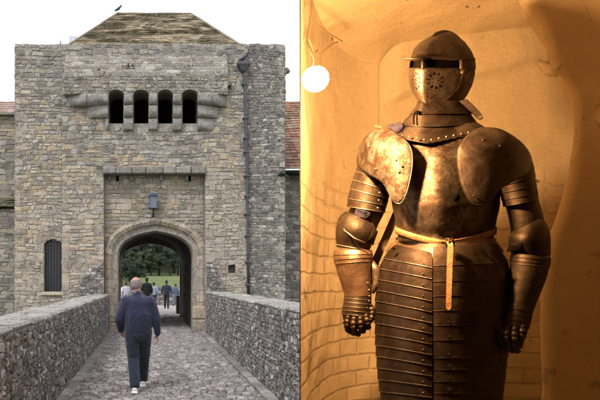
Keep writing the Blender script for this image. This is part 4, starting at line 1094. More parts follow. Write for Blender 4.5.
def section(tab, py, grow=0.0, droop=None, dpow=(1.7,1.7)):
    """closed ring at photo height py. tab: py, left px, right px, ridge px, front depth, back depth"""
    l, r, rg, D, Bk = interp(tab, py)
    P = []
    l -= grow; r += grow
    for k in range(NT):
        q = 2*math.pi*k/NT   # 0 = left edge, pi/2 = front, pi = right edge
        cx_, hw = (l+r)/2, (r-l)/2
        u = cx_-hw*math.cos(q)
        if math.sin(q) >= 0:
            if u < rg: t = (rg-u)/max(1e-6, rg-l); p_ = dpow[0]
            else: t = (u-rg)/max(1e-6, r-rg); p_ = dpow[1]
            t = min(1, max(0, t)); d = -(D+grow*.0029)*fprof(t, u < rg, dpow)
        else: d = (Bk+grow*.0029)*abs(math.sin(q))**.9
        dy = droop(u, d) if droop else 0
        P.append(A(u, py+dy, d))
    return P
def band(mb, tab, y0, y1, g0, g1, droop0=None, droop1=None, lip=.6, n=3, dp=(1.7,1.7), mi=0, mi_edge=None):
    rings = []
    for i in range(n+1):
        f = i/n; rings.append(section(tab, y0+(y1-y0)*f, g0+(g1-g0)*f, (lambda u,d,f=f: (droop0(u,d) if droop0 else 0)*(1-f)+(droop1(u,d) if droop1 else 0)*f), dp))
    mb.loft(rings, mi, True, False, False)
    e = [section(tab, y1, g1, droop1, dp), section(tab, y1+.5, g1+.35, droop1, dp), section(tab, y1+1.0, g1+.1, droop1, dp), section(tab, y1+.9, g1-1.2, droop1, dp)]
    mb.loft(e, mi if mi_edge is None else mi_edge, True, False, False)
# ---- breastplate / backplate
TT = [(118,412,470,433,.085,.08),(128,392,486,435,.10,.10),(142,378,500,436,.125,.12),(160,380,499,437,.155,.13),(185,389,501,437,.175,.135),(205,392,500,437,.18,.13),(225,396,496,437,.165,.115),(236,398,494,437,.145,.105),(242,397,495,437,.15,.11)]
mb = MB(); rings = [section(TT, y, 0, None, (5,2.2,.40,.55)) for y in [118+124*i/40 for i in range(41)]]
mb.loft(rings, 0, True, True, True)
bp = ap(mb, 'breastplate', STB, 'ridged breastplate with a dark pitted spot right of the ridge')
mb = MB(); 
for px, py in ((456,197.5),): 
    d = -.171; mb.ball(A(px,py,d), (.011,.005,.012), 10, 8)
ap(mb, 'rivet', black, parent=bp)
o = bpy.data.objects
# ---- skirt of lames then the two long tassets
FT = [(240,397,495,437,.15,.11),(250,388,502,437,.165,.125),(262,380,509,436,.18,.14),(280,376,512,436,.185,.145),(300,374.5,512.5,436,.185,.145),(330,375,511,436,.18,.14)]
def dr(amp): return lambda u, d: amp*max(0, 1-abs(u-433)/58)**.9*(1 if d < 0 else -.3)
mb = MB()
ys_ = [240,250,262.5]
band(mb, FT, 238, 251, 1.0, 1.5, dr(4), dr(14), n=4)
fauld = ap(mb, 'fauld', STC, 'waist lame under the belt, its colour brightened as if lit')
LT = [(236,398,448,424,.14,.10),(250,386,446,420,.165,.13),(265,380,443,416,.18,.14),(285,376,440,412,.185,.145),(310,374.5,438,409,.185,.145),(340,375,436,408,.18,.14),(370,377,434.5,407,.17,.13),(400,380.5,433,408,.16,.12),(430,385,431,409,.15,.11)]
RT = [(236,430,494,450,.14,.10),(250,430,502,455,.165,.13),(265,429,509,460,.175,.14),(285,428,512,464,.18,.145),(310,427.5,512.5,466,.18,.145),(340,428,510,466,.175,.14),(370,429,506.5,466,.165,.13),(400,430.5,503,466,.155,.12),(430,433,500,466,.15,.11)]
DT = [(236,398,494,437,.15,.11),(250,387,502,437,.175,.13),(265,380,509,437,.185,.14),(285,376,512,437,.19,.145),(310,374.5,512.5,437,.19,.145),(340,375,510,437,.185,.14),(370,377,506.5,437,.175,.13),(400,380.5,503,437,.165,.12),(430,385,500,437,.155,.11)]
def half(y, g, side, dfn):
    l, r, rg, D, Bk = interp(DT, y); l -= g; r += g; P = []
    u0, u1 = (l, 432.2) if side < 0 else (433.0, r)
    n_ = 30
    for k in range(n_+1):
        f = k/n_; u = u0+(u1-u0)*(1-math.cos(f*math.pi/2)) if side < 0 else u0+(u1-u0)*math.sin(f*math.pi/2)
        t = (rg-u)/(rg-l) if u < rg else (u-rg)/(r-rg); cl = .008*math.exp(-((u-432.5)/5)**2)*min(1,max(.25,(y-262)/60))
        d = -(D+g*.0029)*max(0,1-t**2.1)**.55+cl
        P.append(A(u, y+dfn(u,d), d))
    # carry the plate round behind the hip
    e = [(-1,.3),(-1.0,.7)]
    edge = P[0] if side < 0 else P[-1]; ue = l if side < 0 else r
    bk = [A(ue-side*2.5, y+dfn(ue,0), Bk*.4), A(ue-side*9, y+dfn(ue,0), Bk*.75)]
    return (bk[::-1]+P) if side < 0 else (P+bk)
def lames(side, ys_, name, mat, dfn, label, rivx):
    mb = MB(); mb2 = MB()
    for i in range(len(ys_)-1):
        a, b2 = ys_[i], ys_[i+1]; D0, D1 = dfn(a), dfn(b2)
        R_ = [half(a-4+(b2-a+4)*k/4, (-.8 if side < 0 else -.4)+(1.3 if side < 0 else .6)*k/4, side, (lambda u,d,k=k: D0(u,d)*(1-k/4)+D1(u,d)*k/4)) for k in range(5)]
        mb.loft(R_, 0, False, False, False)
        mb.loft([R_[-1], half(b2+.4,.7 if side < 0 else .4,side,D1), half(b2+.8,.5 if side < 0 else .2,side,D1), half(b2+.8,-.9,side,D1)], 1, False, False, False)
        for u in rivx:
            l, r, rg, D, Bk = interp(DT, b2); t = (rg-u)/(rg-l) if u < rg else (u-rg)/(r-rg); d = -(D+.003)*max(0,1-t**2.1)**.55+.008*math.exp(-((u-432.5)/5)**2)*min(1,max(.25,(b2-262)/60))
            mb2.ball(A(u, b2-3.2+D1(u,d), d), .0020, 8, 6)
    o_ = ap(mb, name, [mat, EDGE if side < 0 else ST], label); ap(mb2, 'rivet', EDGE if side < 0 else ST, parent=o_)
    return o_
dl = lambda y: (lambda u, d: ((10.5 if y < 300 else 10.5-.04*(y-300))+.9*math.sin(y*1.7))*max(0,min(1,(u-376)/55))**1.1)
drr = lambda y: (lambda u, d: (4.0-.02*(y-250))*max(0,min(1,1-(u-432)/75)))
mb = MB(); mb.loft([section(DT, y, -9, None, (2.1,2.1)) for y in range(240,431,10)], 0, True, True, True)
ap(mb, 'hip_shade', black)  # black filler for the shade behind the plates
lames(-1, [245,257,268,279,290,301,312,323,334,345,356,367.5,379,391,403,415,428], 'tasset', STD, dl, 'left of the two laminated thigh guards, edges coloured as if catching the light', (423,))
lames(1, [247,262,278,293,308,323,338,356,368,380,392,404,416,428], 'tasset', STD, drr, 'right of the two laminated thigh guards, in shade', (449,))
# four-pointed piercings
mb = MB()
for px, py, dd in ((393.5,248.5,-.115),(485,251,-.125)):
    c = A(px,py,dd); mb.loft([[c+NA*q+RA*(r_*math.cos(t_))+Vector((0,0,r_*math.sin(t_))) for t_, r_ in ((math.pi*k/4, (.0085,.0026)[k % 2]) for k in range(8))] for q in (-.004,.004)], 0, smooth=False)
ap(mb, 'piercing', black, 'dark cross shaped holes in the waist plates', parent=fauld)
# ---- belt with hanging end
BT = [(225,396,496,437,.165,.115),(232,397,495,437,.157,.11),(240,396.5,495,437,.155,.112),(250,390,500,437,.165,.12)]
def bel(y): return lambda u, d: (y + (11*(1-abs((u-445)/50)**1.6)*(1 if u < 445 else .85)) if d < .0 else y)
mb = MB(); yb = 230
def beltring(dy, g): return section([(yb+dy-.1,)+interp(TT, 234+dy)], yb+dy, g, lambda u, d: 13.5*max(0,1-abs((u-447)/52)**1.5) if d < 0 else 0, (5,2.2,.40,.55))
mb.loft([beltring(-3.2,1.2), beltring(-3.0,2.4), beltring(0,2.7), beltring(3.0,2.6), beltring(3.3,1.0)], 0, True, False, False)
belt = ap(mb, 'belt', leather, 'tan leather belt knotted at the front')
mb = MB()
cur = [(449,241.5,-.190),(450.5,245,-.198),(450,255,-.200),(449.5,270,-.203),(449,290,-.203),(448.5,308,-.200),(448.5,310,-.200)]
L1 = [A(a-2.6,b2,c) for a,b2,c in cur]; 
rings = []
for i, (a, b2, c) in enumerate(cur):
    w_ = 2.9 if i < 3 else 3.1-.08*i
    if i == len(cur)-1: w_ = 1.2
    rings.append([A(a-w_,b2,c-.004), A(a+w_,b2,c-.004), A(a+w_,b2,c), A(a-w_,b2,c)])
mb.loft(rings, 0, smooth=False); ap(mb, 'belt_end', leather, 'belt end hanging straight down', parent=belt)
mb = MB(); q = [A(446,239,-.19),A(453,239,-.19),A(454,246,-.19),A(447,247,-.19),A(446,239,-.19)]; mb.tube(q, .0035, 8); mb.tube([A(449,238,-.197),A(449.5,248,-.197)], .0028, 6)
ap(mb, 'buckle', STD, parent=belt)
# ---- gorget
GT = [(98,417,464,423,.105,.09),(106,416,466,422,.11,.095),(113,411,471,421,.115,.10),(121,405,475,421,.12,.105),(130,400,480,421,.135,.11),(138,397,486,423,.155,.12),(146,396,488,426,.16,.12)]
mb = MB()
band(mb, GT, 99, 113, -1, 1, None, None, n=4, dp=(7,1.9,.22,.5)); band(mb, GT, 110, 123, -1.2, 1.2, None, dr(3), n=4, dp=(7,1.9,.22,.5))
dg = lambda u, d: (9*max(0,1-abs(u-428)/45) if d < 0 else -2)
band(mb, GT, 120, 134, -1.0, 2.0, dr(3), dg, n=5, dp=(7,1.9,.22,.5)); 
gor = ap(mb, 'gorget', ST, 'flared neck guard of overlapping plates')
mb = MB()
for i in range(11):
    u = 402+7.4*i; t = (421-u)/(421-399) if u < 421 else (u-421)/(481-421)
    d = -(.158)*fprof(min(1,t), u < 421, (7,1.9,.22,.5))-.004; mb.ball(A(u, 131.5+dg(u,-1), d), .0034, 8, 6)
ap(mb, 'rivet', EDGE, parent=gor)
mb = MB(); mb.ball(A(417.5,112.5,-.123), (.009,.006,.006), 10, 8); mb.tube([A(414.5,113,-.115),A(413.5,119,-.126),A(414,124,-.134)], .0026, 6); ap(mb, 'clasp', black, parent=gor)
# ---- helmet
HT = [(31.5,443,450.5,446,.01,.03),(33.5,436,455,442,.03,.055),(37.5,428,459.5,436,.055,.08),(43,419.5,465.5,430,.085,.10),(49.5,414,470,426,.105,.115),(56,412,473.5,424,.118,.125),(65,410,475,423,.138,.13),(75,409,474.5,423,.136,.13),(85,410,472,423,.128,.125),(93,413,468,423.5,.119,.115),(101,418,463,424.5,.107,.10),(107,421,461,426,.10,.095),(110,421,461,426,.10,.095)]
mb = MB(); hp = (8,2.0,.19,.85)
ysk = [31.5,32.2,33,34.5,36.5,39,42,45.5,49,53,57.5]
mb.loft([section(HT, y, .6, None, hp) for y in ysk], 0, True, True, False)
mb.loft([section(HT, 57.5, .6, None, hp), section(HT, 58.6, 2.0, None, hp), section(HT, 59.4, 1.4, None, hp), section(HT, 59.4, -2.5, None, hp)], 0, True, False, False)
# dark interior seen through the sight, and the bowl below it on the right side
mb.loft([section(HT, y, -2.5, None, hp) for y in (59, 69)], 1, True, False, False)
low = [67.8,70,75,80,85,90,94,98,102,106,109]
hb_ = mb; mb = MB(); mb.loft([section(HT, 67.8, -2.5, None, hp)]+[section(HT, y, .4, None, hp) for y in low]+[section(HT, 109.6, 1.4, None, hp), section(HT, 110.4, .3, None, hp), section(HT, 110.4, -3, None, hp)], 0, True, False, False)
vis_ = mb; mb = hb_; hel = ap(mb, 'helmet', [ST, black], 'close helmet with pierced visor turned towards the lamp')
STV = steel('lit_visor_steel', (.075,.063,.056), (.14,.125,.115), .42, .55)  # lighter than the bowl, lamplight on the cheek put into the colour
ap(vis_, 'visor', STV, 'pierced lower visor, coloured lighter for the lamp on its narrow left cheek', parent=hel)
# side plates closing the sight behind the eye slit
mb = MB()
def hpt(u, y, g=0):
    l, r, rg, D, Bk = interp(HT, y); t = (rg-u)/(rg-l) if u < rg else (u-rg)/(r-rg); t = min(1, max(0, t))
    return A(u, y, -(D+g)*fprof(t, u < rg, hp))
rows = []
for y in (57.6, 60, 63.5, 66.5, 69.2):
    P = section(HT, y, .9, None, hp)
    k0 = next(k for k in range(NT) if 0 < k < NT//2 and ((HT[5][1]+HT[5][2])/2-((HT[5][2]-HT[5][1])/2)*math.cos(2*math.pi*k/NT)) > 457)
    rows.append(P[k0:]+P[:2])
mb.loft(rows, 0, closed=False, cap0=False, cap1=False); ap(mb, 'visor_side', ST, parent=hel, solid=.002)
# visor peak: thin brow sticking out in front and the top edge of the slit
mb = MB()
br = [(461,59.4),(456,58.9),(451,58.5),(443,58.2),(434,58.0),(424,58.0),(417,58.6),(411,59.5)]
top_ = []; 
def peak(u, y, out):
    p = hpt(u, y, .004); c = A(442, y, 0); dv = (p-c); dv.z = 0; return p+dv.normalized()*out
rings = []
for i, (u, y) in enumerate(br):
    o_ = (.001,.0015,.002,.003,.005,.010,.007,.002)[i]
    a, b2 = peak(u, y-1.6, .0), peak(u, y-.3, o_); c_, e_ = peak(u, y+.9, o_*.96), peak(u, y+1.0, -.004)
    rings.append([a, b2, c_, e_])
mb.loft(rings, 0); ap(mb, 'visor_peak', ST, parent=hel)
mb = MB(); mb.tube([hpt(422.5,y,.0015) for y in (58.5,62,66,69)], [.0045,.0045,.0045,.003], 8); ap(mb, 'visor_ridge', ST, parent=hel)
mb = MB(); mb.tube([A(425,59.6,-.125), A(414,58.9,-.140), A(403,58.2,-.150)], [.012,.008,.0025], 8, sy=.7); ap(mb, 'visor_spike', ST, 'short pointed stud projecting from the visor brow', parent=hel)
# crease between the visor and the bowl, low comb, pivot
mb = MB(); mb.tube([hpt(u, y, .0035) for u, y in ((460,58),(462,66),(462,76),(458,88),(450,97),(440,104),(430,108))], .0013, 6)
mb.tube([hpt(u, y, .003) for u, y in ((474,72),(470,70.5),(464,69))], .002, 6)
ap(mb, 'visor_edge', STD, parent=hel)
mb = MB(); 
rr2 = []
for k in range(15):
    q = k/14; u = 424+43*q; y = 32.4+26*(2*q-.88)**2*(1 if q > .44 else 1.0)
    y = interp([(0,57),(.08,45),(.18,37.5),(.3,33),(.45,31.4),(.6,32.4),(.75,36),(.88,43),(1.0,53)], q)[0]
    dd = -.115+.2*q; c = A(u, y, dd*.55); rr2.append(c)
mb.tube(rr2, [.002]+[.005]*13+[.002], 8); ap(mb, 'comb', ST, parent=hel)
mb = MB(); mb.ball(A(463,72,-.075), (.008,.006,.008), 10, 8); ap(mb, 'pivot', STD, parent=hel)
# breaths: dark radial slits on both cheeks
mb = MB()
def slit(u, y, ang, ln_=2.1):
    p = hpt(u+math.cos(ang)*ln_, y+math.sin(ang)*ln_, .001); q = hpt(u-math.cos(ang)*ln_, y-math.sin(ang)*ln_, .001); mb.tube([p, p.lerp(q,.5), q], [.0010,.0019,.0010], 6)
for cx2, cy2, rx, ry in ((434.5,80.5,7.2,7.0),(416.5,81,3.4,7.5)):
    for k in range(10):
        a = 2*math.pi*k/10+.2; slit(cx2+rx*math.cos(a), cy2+ry*math.sin(a), math.atan2(math.sin(a)*ry, math.cos(a)*rx), 1.7 if rx > 5 else 1.1)
    for k in range(5):
        a = 2*math.pi*k/5; p = hpt(cx2+rx*.4*math.cos(a), cy2+ry*.4*math.sin(a), .0008); mb.ball(p, .0016, 6, 5)
for y in (89,92.5,96): 
    for u in (427,431,435): mb.ball(hpt(u, y+.3*(u-427), .0008), .0015, 6, 5)
ap(mb, 'breath_holes', black, 'radiating slits and holes pierced in the visor cheeks', parent=hel)
mb = MB(); mb.loft([[A(a+w_,y,c-.006),A(a+w_,y+1.5,c+.006),A(a-w_,y+3,c+.006),A(a-w_,y+2,c-.006)] for a,y,c,w_ in ((463,99,-.03,4),(470,105,-.02,3.6),(476,111,-.01,3.4),(480,115.5,-.005,3.0),(481.5,117,-.005,1.5))], 0, smooth=False)
ap(mb, 'nape_plate', ST, 'small strap-like plate sticking out behind the neck', parent=hel)
# ---- pauldrons: broad wings over the shoulders
def dsh(u, y, side):
    c_ = 441; D = .19; t = abs(u-c_)/(83.5 if side < 0 else 90.5); yy = max(0,(150-y)/34)
    return -(D*(max(0.0,1-t**2.6))**.5)*(1-.6*yy**1.7)-.004
def pauldron(out, ctr, side, mat, lab):
    n = len(out); out = [Vector((a,b2)) for a,b2 in out]
    # smooth closed outline
    sm_ = []
    for i in range(n):
        P = [out[(i+k-1) % n] for k in range(4)]
        for k in range(5):
            t = k/5; sm_.append(.5*((2*P[1])+(P[2]-P[0])*t+(2*P[0]-5*P[1]+4*P[2]-P[3])*t*t+(3*P[1]-P[0]-3*P[2]+P[3])*t**3))
    mb = MB(); c = Vector(ctr); rings = []
    for k in range(1, 17):
        f = k/16; rings.append([A(*(c+(p-c)*f), dsh(*(c+(p-c)*f), side)-.009*(1-f**3)) for p in sm_])
    mb.loft(rings, 0, True, True, False)
    o_ = ap(mb, 'pauldron', mat, lab, solid=.003)
    e = MB(); e.tube([A(p.x, p.y, dsh(p.x, p.y, side)-.0015) for p in sm_[5:56]], .0022, 6, cap=False); ap(e, 'rolled_edge', EDGE if side < 0 else STD, parent=o_)
    return o_
PL = [(384,128),(392,130),(400,136),(408,144),(412,153),(412,168),(409,184),(405,197),(400,203.5),(394,201),(389,193),(384,184),(376,178),(366,172),(358.5,165),(358.5,152),(364,140),(374,131)]
PR = [(486,128),(478,129),(468,135),(461,144),(458,152),(458,166),(461,182),(466,195),(472,203),(480,204.5),(487,202),(494,196),(501,188),(514,181),(530,171),(530.5,158),(524,146),(512,136),(499,129.5)]
STW = steel('lit_pauldron_steel', (.06,.052,.047), (.16,.142,.13), .44, .7)  # lighter copy, so the lamplight on this shoulder is in the colour
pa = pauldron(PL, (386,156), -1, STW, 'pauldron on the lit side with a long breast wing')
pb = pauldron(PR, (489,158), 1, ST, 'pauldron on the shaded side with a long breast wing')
mb = MB()
for px, py in ((373,158),(376,169),(402,166),(399,172),(396,160),(369,146),(405,196)): mb.ball(A(px,py,dsh(px,py,-1)-.012), .0036, 8, 6)
ap(mb, 'rivet', EDGE, parent=pa)
mb = MB()
for px, py in ((508,156),(512,166),(474,196),(500,146),(483,140)): mb.ball(A(px,py,dsh(px,py,1)-.012), .0036, 8, 6)
ap(mb, 'rivet', STD, parent=pb)
# shoulder caps that give the rounded silhouette
def limb_rings(tab, n, m=28):
    """tab rows: cx, cy, d, half width px, depth half (m); rings square to the path"""
    out = []
    for i in range(n+1):
        f = i/n*(len(tab)-1); k = min(int(f), len(tab)-2); t = f-k
        P = [tab[max(k-1,0)], tab[k], tab[k+1], tab[min(k+2,len(tab)-1)]]
        v = [.5*((2*b2)+(c-a)*t+(2*a-5*b2+4*c-e)*t*t+(3*b2-a-3*c+e)*t**3) for a,b2,c,e in zip(*P)]
        out.append(v)
    rings = []
    for i, v in enumerate(out):
        a, b2 = out[max(i-1,0)], out[min(i+1,len(out)-1)]
        tx, ty = b2[0]-a[0], b2[1]-a[1]; l = math.hypot(tx, ty) or 1; nx, ny = -ty/l, tx/l
        if nx < 0: nx, ny = -nx, -ny
        # tilt plates: nearer points follow path depth slope
        rings.append([A(v[0]-nx*v[3]*math.cos(q), v[1]-ny*v[3]*math.cos(q), v[2]-v[4]*math.sin(q)) for q in (2*math.pi*j/m for j in range(m))])
    return rings
def grow_ring(r, g):
    c = sum(r, Vector())/len(r); return [c+(p-c)*(1+g) for p in r]
def lame_limb(tab, n, name, mat, lab, over=.5, flare=.05, edge=True, parent=None):
    R_ = limb_rings(tab, n*4); mb = MB()
    for i in range(n):
        seg = R_[max(0,i*4-2):i*4+5]; k = len(seg)
        rr_ = [grow_ring(r, -.02+(flare+.02)*j/(k-1)) for j, r in enumerate(seg)]
        mb.loft(rr_, 0, True, False, False)
        l2 = rr_[-1]; dv = (sum(seg[-1], Vector())-sum(seg[-2], Vector()))/len(l2)
        dv = dv.normalized()*.0016 if dv.length else dv
        mb.loft([l2, [p+dv for p in grow_ring(l2, .012)], [p+dv*1.6 for p in l2], [p+dv for p in grow_ring(l2, -.06)]], 1, True, False, False)
    return ap(mb, name, [mat, EDGE if edge else mat], lab, parent)
def tube_limb(tab, n, name, mat, lab=None, parent=None, cap=True):
    mb = MB(); mb.loft(limb_rings(tab, n), 0, True, cap, cap); return ap(mb, name, mat, lab, parent)
# lit arm (left in the picture)
mb = MB(); mb.loft(limb_rings([(389,135,.0,4,.02),(384,142,-.005,10,.04),(380,151,-.010,15,.05),(378,160,-.010,18,.065),(377,170,-.010,18.2,.065),(374,178,-.01,18,.06)], 20), 0, True, True, True)
ap(mb, 'shoulder_cap', STB)
lame_limb([(378,161,-.012,18.5,.075),(376,170,-.012,19,.075),(373,180,-.01,19.4,.072),(370,190,-.01,19.6,.068),(367.5,200,-.01,19.6,.065),(366,209,-.01,19.2,.062)], 6, 'upper_arm_lames', ST, 'overlapping plates of the lit upper arm', flare=.022)
mb = MB()
for k in range(6): mb.ball(A(382.5-1.2*k*.8, 170+7.6*k, -.078), .0033, 8, 6)
ap(mb, 'rivet', EDGE)
tube_limb([(376,175,0,16,.05),(371,200,0,17,.055),(362,222,0,16,.052),(357,240,0,15,.05)], 14, 'upper_arm', STD, 'dark plate of the lit upper arm')
tube_limb([(366,206,-.045,8,.02),(363,213,-.055,8.5,.02),(360,219,-.05,6,.02)], 8, 'lining', cloth_b, 'blue lining showing at the elbow')
# elbow cop: two shells with a side wing
mb = MB(); mb.loft(limb_rings([(359,216,-.012,14,.055),(357,222,-.016,18.5,.070),(355.5,230,-.018,19.5,.076),(354.5,238,-.016,19,.072),(353.5,245,-.012,17.5,.062),(353,249,-.012,16.5,.058)], 20), 0, True, False, False)
cop = ap(mb, 'elbow_cop', ST, 'rounded elbow plate of the lit arm', solid=.003)
mb = MB(); R1 = limb_rings([(359,217,-.012,16.5,.062),(353,248,-.012,17.6,.062)], 8); mb.tube([grow_ring(R1[-1],.01)[k % 28] for k in range(29)], .0028, 6, cap=False)
mb.tube([A(340,222,-.050),A(345,231,-.083),A(354,238,-.098),A(365,243,-.088)], .0026, 6)
ap(mb, 'rolled_edge', EDGE, parent=cop)
mb = MB(); mb.loft([[A(372,222,-.05),A(378,232,-.045),A(373,246,-.05),A(366,236,-.075)],[A(370,226,-.035),A(377,233,-.035),A(371,243,-.035),A(366,236,-.05)]],0); ap(mb, 'cop_wing', STD, parent=cop)
# gauntlet cuff + wrist
lame_limb([(353,250,-.015,19,.066),(353,254,-.017,19.6,.068),(353.2,258,-.018,19.6,.068),(353.5,262,-.018,19.2,.067)], 3, 'cuff_top', STC, 'stepped top plates of the lit forearm', flare=.02)
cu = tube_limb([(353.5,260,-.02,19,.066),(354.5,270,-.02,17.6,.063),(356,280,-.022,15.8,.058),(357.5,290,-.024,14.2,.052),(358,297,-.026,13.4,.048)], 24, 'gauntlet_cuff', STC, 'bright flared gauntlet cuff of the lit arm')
gl = lame_limb([(358,295,-.026,13.6,.048),(357.5,300,-.028,13.6,.046),(357,305,-.032,13.8,.045),(356.5,310,-.036,14.2,.043),(356,315,-.040,14.4,.040)], 5, 'gauntlet', ST, 'laminated back of the lit gauntlet', flare=.02)
mb = MB()
for a, b2 in ((368,283),(369,290),(369.5,296),(369,301),(367,308)): mb.ball(A(a,b2,-.062), .0032, 8, 6)
mb.tube([A(371,262,-.03),A(376,270,-.03),A(376.5,283,-.03),A(372,293,-.035)], [.010,.014,.013,.008], 8); 
ap(mb, 'rivet', EDGE, parent=gl)
def finger(pts, r0, mb):
    for i in range(len(pts)-1):
        a, b2 = A(*pts[i]), A(*pts[i+1]); n = 2
        for k in range(n):
            p, q = a.lerp(b2, k/n), a.lerp(b2, (k+1)/n+.10); r = r0*.86*(1-.06*(i*n+k)/2)
            mb.tube([p, p.lerp(q,.5), q], [r*.97, r*1.0, r*1.05], 10)
    mb.ball(A(*pts[-1]), r0*.72, 10, 8)
def mitt(fs, palm, lab, mat):
    mb = MB(); mb.loft(limb_rings(palm, 8), 0, True, True, True); h_ = ap(mb, 'hand', mat, lab)
    for f_ in fs:
        mb = MB(); finger(f_, .0125, mb); ap(mb, 'finger', mat, parent=h_)
mitt([[(349,316,-.062),(346.5,323,-.078),(348,330,-.070),(353,333,-.045)],
      [(354.5,317,-.070),(353,325,-.088),(355,332.5,-.078),(358,334,-.050)],
      [(360,316.5,-.068),(360.5,324.5,-.086),(362,331,-.075),(363,331,-.048)],
      [(365,314,-.058),(367,321.5,-.074),(368,327.5,-.063),(367,327,-.042)],
      [(368,304,-.035),(372.5,311,-.050),(371.5,319,-.060),(367,323,-.066)]],
     [(356,312,-.036,14,.038),(357,319,-.045,13.5,.034),(358,326,-.045,11,.028),(359,329,-.04,8,.02)], 'half-closed plated hand on the lit side', ST)
# shaded arm (right in the picture)
mb = MB(); mb.loft(limb_rings([(488,137,.0,4,.02),(496,144,-.005,11,.04),(503,153,-.010,16,.05),(510,160,-.010,19,.07),(514,170,-.010,18.5,.07),(516,178,-.01,18.5,.065)], 20), 0, True, True, True)
ap(mb, 'shoulder_cap', ST)
lame_limb([(508,160,-.012,21,.08),(512,168,-.012,21.5,.078),(515,177,-.01,20.6,.074),(517.5,186,-.01,19,.07),(519.5,195,-.01,18.6,.066),(521,203,-.01,18,.064)], 6, 'upper_arm_lames', STD, 'overlapping plates of the shaded upper arm', flare=.018, edge=False)
tube_limb([(515,180,0,17,.055),(521,200,0,16.8,.055),(526,218,0,17.5,.055),(528,238,0,17,.05)], 14, 'upper_arm', STD)
mb = MB(); mb.loft(limb_rings([(526,225,-.012,16,.058),(528.5,231,-.016,20,.070),(529.5,239,-.018,21.3,.076),(530.5,247,-.016,20.5,.070),(531,253,-.012,20,.064),(531,256,-.012,19,.06)], 20), 0, True, False, False)
cop2 = ap(mb, 'elbow_cop', STD, 'rounded elbow plate of the shaded arm', solid=.003)
mb = MB(); mb.loft([[A(516,228,-.05),A(506,252,-.055),A(520,250,-.085),A(524,238,-.09)],[A(517,230,-.035),A(508,252,-.04),A(520,250,-.06),A(524,238,-.07)]],0); ap(mb, 'cop_wing', STD, parent=cop2)
lame_limb([(531,255,-.015,20.2,.068),(530.5,260,-.017,20.4,.068),(530,265,-.018,20,.067)], 3, 'cuff_top', STD, 'stepped top plates of the shaded forearm', flare=.02, edge=False)
tube_limb([(530.2,262,-.02,20,.066),(528,274,-.022,19,.063),(524.5,286,-.026,17.8,.058),(521,298,-.03,16.5,.053),(518,308,-.035,15.8,.050)], 24, 'gauntlet_cuff', STD, 'dark flared gauntlet cuff of the shaded arm')
lame_limb([(518.5,304,-.035,16.2,.050),(517,311,-.040,16,.048),(515.5,318,-.046,16,.046),(514,325,-.052,15.8,.043)], 4, 'gauntlet', STD, 'laminated back of the shaded gauntlet', flare=.02, edge=False)
mitt([[(501.5,322,-.075),(498.5,331,-.095),(501,341,-.088),(506,346,-.065)],
      [(508,325,-.085),(506,335,-.105),(508,345,-.096),(512,350,-.070)],
      [(515,326,-.085),(514.5,336,-.104),(515,346,-.095),(517,350.5,-.068)],
      [(522,324,-.075),(522,333,-.092),(520,341,-.085),(519,346,-.060)],
      [(503,308,-.06),(497.5,317,-.085),(498,327,-.100),(503,334,-.105)]],
     [(514,322,-.05,15.5,.042),(512.5,331,-.055,15,.040),(511,340,-.055,13,.034),(511,345,-.05,9,.025)], 'half-closed plated hand on the shaded side', STD)
# straps, points and the strip of arm shadow
mb = MB(); mb.loft([[A(a-4,y,c),A(a+4,y+1,c),A(a+4,y+1,c+.006),A(a-4,y,c+.006)] for a,y,c in ((397,212,.02),(390,228,.03),(382,246,.035),(375,262,.03),(372,276,.02),(371,288,.01))],0,smooth=False); ap(mb, 'arm_shadow', dleather, 'dark strip standing in for the shadow between the lit arm and the waist')  # painted shade, shaped as a strip beside the waist
mb = MB(); mb.tube([A(375,125.5,-.05),A(382,128,-.06),A(388,131,-.065)], .003, 6); ap(mb, 'cord', plain('red_cord', (.35,.08,.04), .8), 'thin red cord on the lit shoulder')
mb = MB(); mb.loft(limb_rings([(388,131,-.04,6,.03),(396,129,-.05,6,.035),(403,126,-.05,5,.03)], 8), 0); ap(mb, 'lining', cloth_b, 'blue lining at the lit side of the neck')
mb = MB(); mb.loft([[A(487,128,-.05),A(487,132,-.05),A(487,132,-.03),A(487,128,-.03)],[A(498,132,-.06),A(497,136,-.06),A(497,136,-.04),A(498,132,-.04)]],0,smooth=False); ap(mb, 'shoulder_strap', dleather)
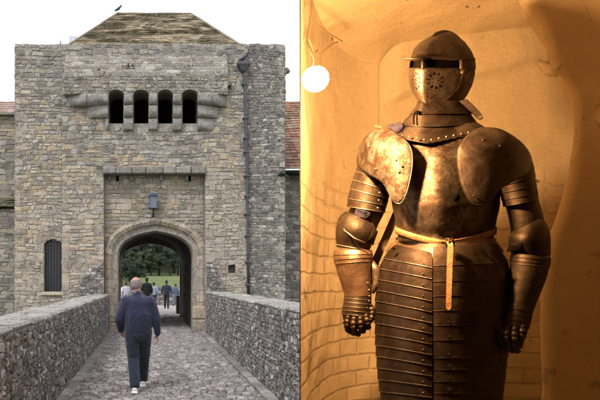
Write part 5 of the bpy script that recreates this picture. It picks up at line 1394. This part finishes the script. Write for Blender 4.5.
# legs below the frame down to the plinth
for cx2 in (409,466):
    base = A(cx2, 400, 0); bx_, by_ = base.x, base.y
    mb = MB(); mb.loft([[Vector((bx_,by_,z))+RA*r*math.cos(q)-NA*r*1.15*math.sin(q) for q in (2*math.pi*k/24 for k in range(24))] for z, r in ((1.26,.08),(1.18,.075),(1.13,.068),(1.10,.07),(1.05,.072),(1.0,.062),(.92,.066),(.84,.06),(.74,.045),(.70,.045))], 0)
    lg = ap(mb, 'leg_plate', STD)
    mb = MB(); f0 = Vector((bx_,by_,FZ)); mb.loft([[f0-NA*t+RA*w_*math.cos(q)+Vector((0,0,max(0,h_*math.sin(q)))) for q in (2*math.pi*k/18 for k in range(18))] for t, w_, h_ in ((-.07,.03,.07),(-.04,.042,.11),(.0,.045,.115),(.06,.05,.08),(.13,.052,.06),(.18,.045,.045),(.21,.02,.03))], 0)
    ap(mb, 'sabaton', STD)

# ------------------------------------------------------------------ world and sun
w = bpy.data.worlds.new('World'); sc.world = w; w.use_nodes = True; nt = w.node_tree
bg = nt.nodes['Background']
sky = nt.nodes.new('ShaderNodeTexSky'); sky.sky_type = 'NISHITA'; sky.sun_disc = False
EL, AZ = 52, 215      # sun behind the camera's left shoulder, veiled by cloud
sky.sun_elevation = R(EL); sky.sun_rotation = R(AZ); sky.air_density = 1.0; sky.dust_density = 6.0; sky.ozone_density = 1.0
hs = nt.nodes.new('ShaderNodeHueSaturation'); hs.inputs['Saturation'].default_value = .12
L(nt, sky.outputs[0], hs.inputs['Color'])
cloud = mixc(nt, .75, hs.outputs[0], (9.6,9.5,9.9)); L(nt, cloud, bg.inputs[0]); bg.inputs[1].default_value = .15
sd = bpy.data.lights.new('sun', 'SUN'); sd.energy = 1.5; sd.angle = R(14); sd.color = (1,.97,.92)
so = bpy.data.objects.new('sun', sd); col.objects.link(so)
# sky rotation is clockwise from +Y seen from above
az = R(AZ); dirv = Vector((math.sin(az)*math.cos(R(EL)), math.cos(az)*math.cos(R(EL)), math.sin(R(EL))))
so.rotation_euler = dirv.to_track_quat('Z', 'Y').to_euler()
sc.view_settings.view_transform = 'Standard'; sc.view_settings.look = 'None'; sc.view_settings.gamma = 1; sc.view_settings.use_curve_mapping = False
sc.view_settings.exposure = .38
sc.render.engine = 'CYCLES'
sc.cycles.max_bounces = 10; sc.cycles.diffuse_bounces = 6; sc.cycles.sample_clamp_indirect = 8
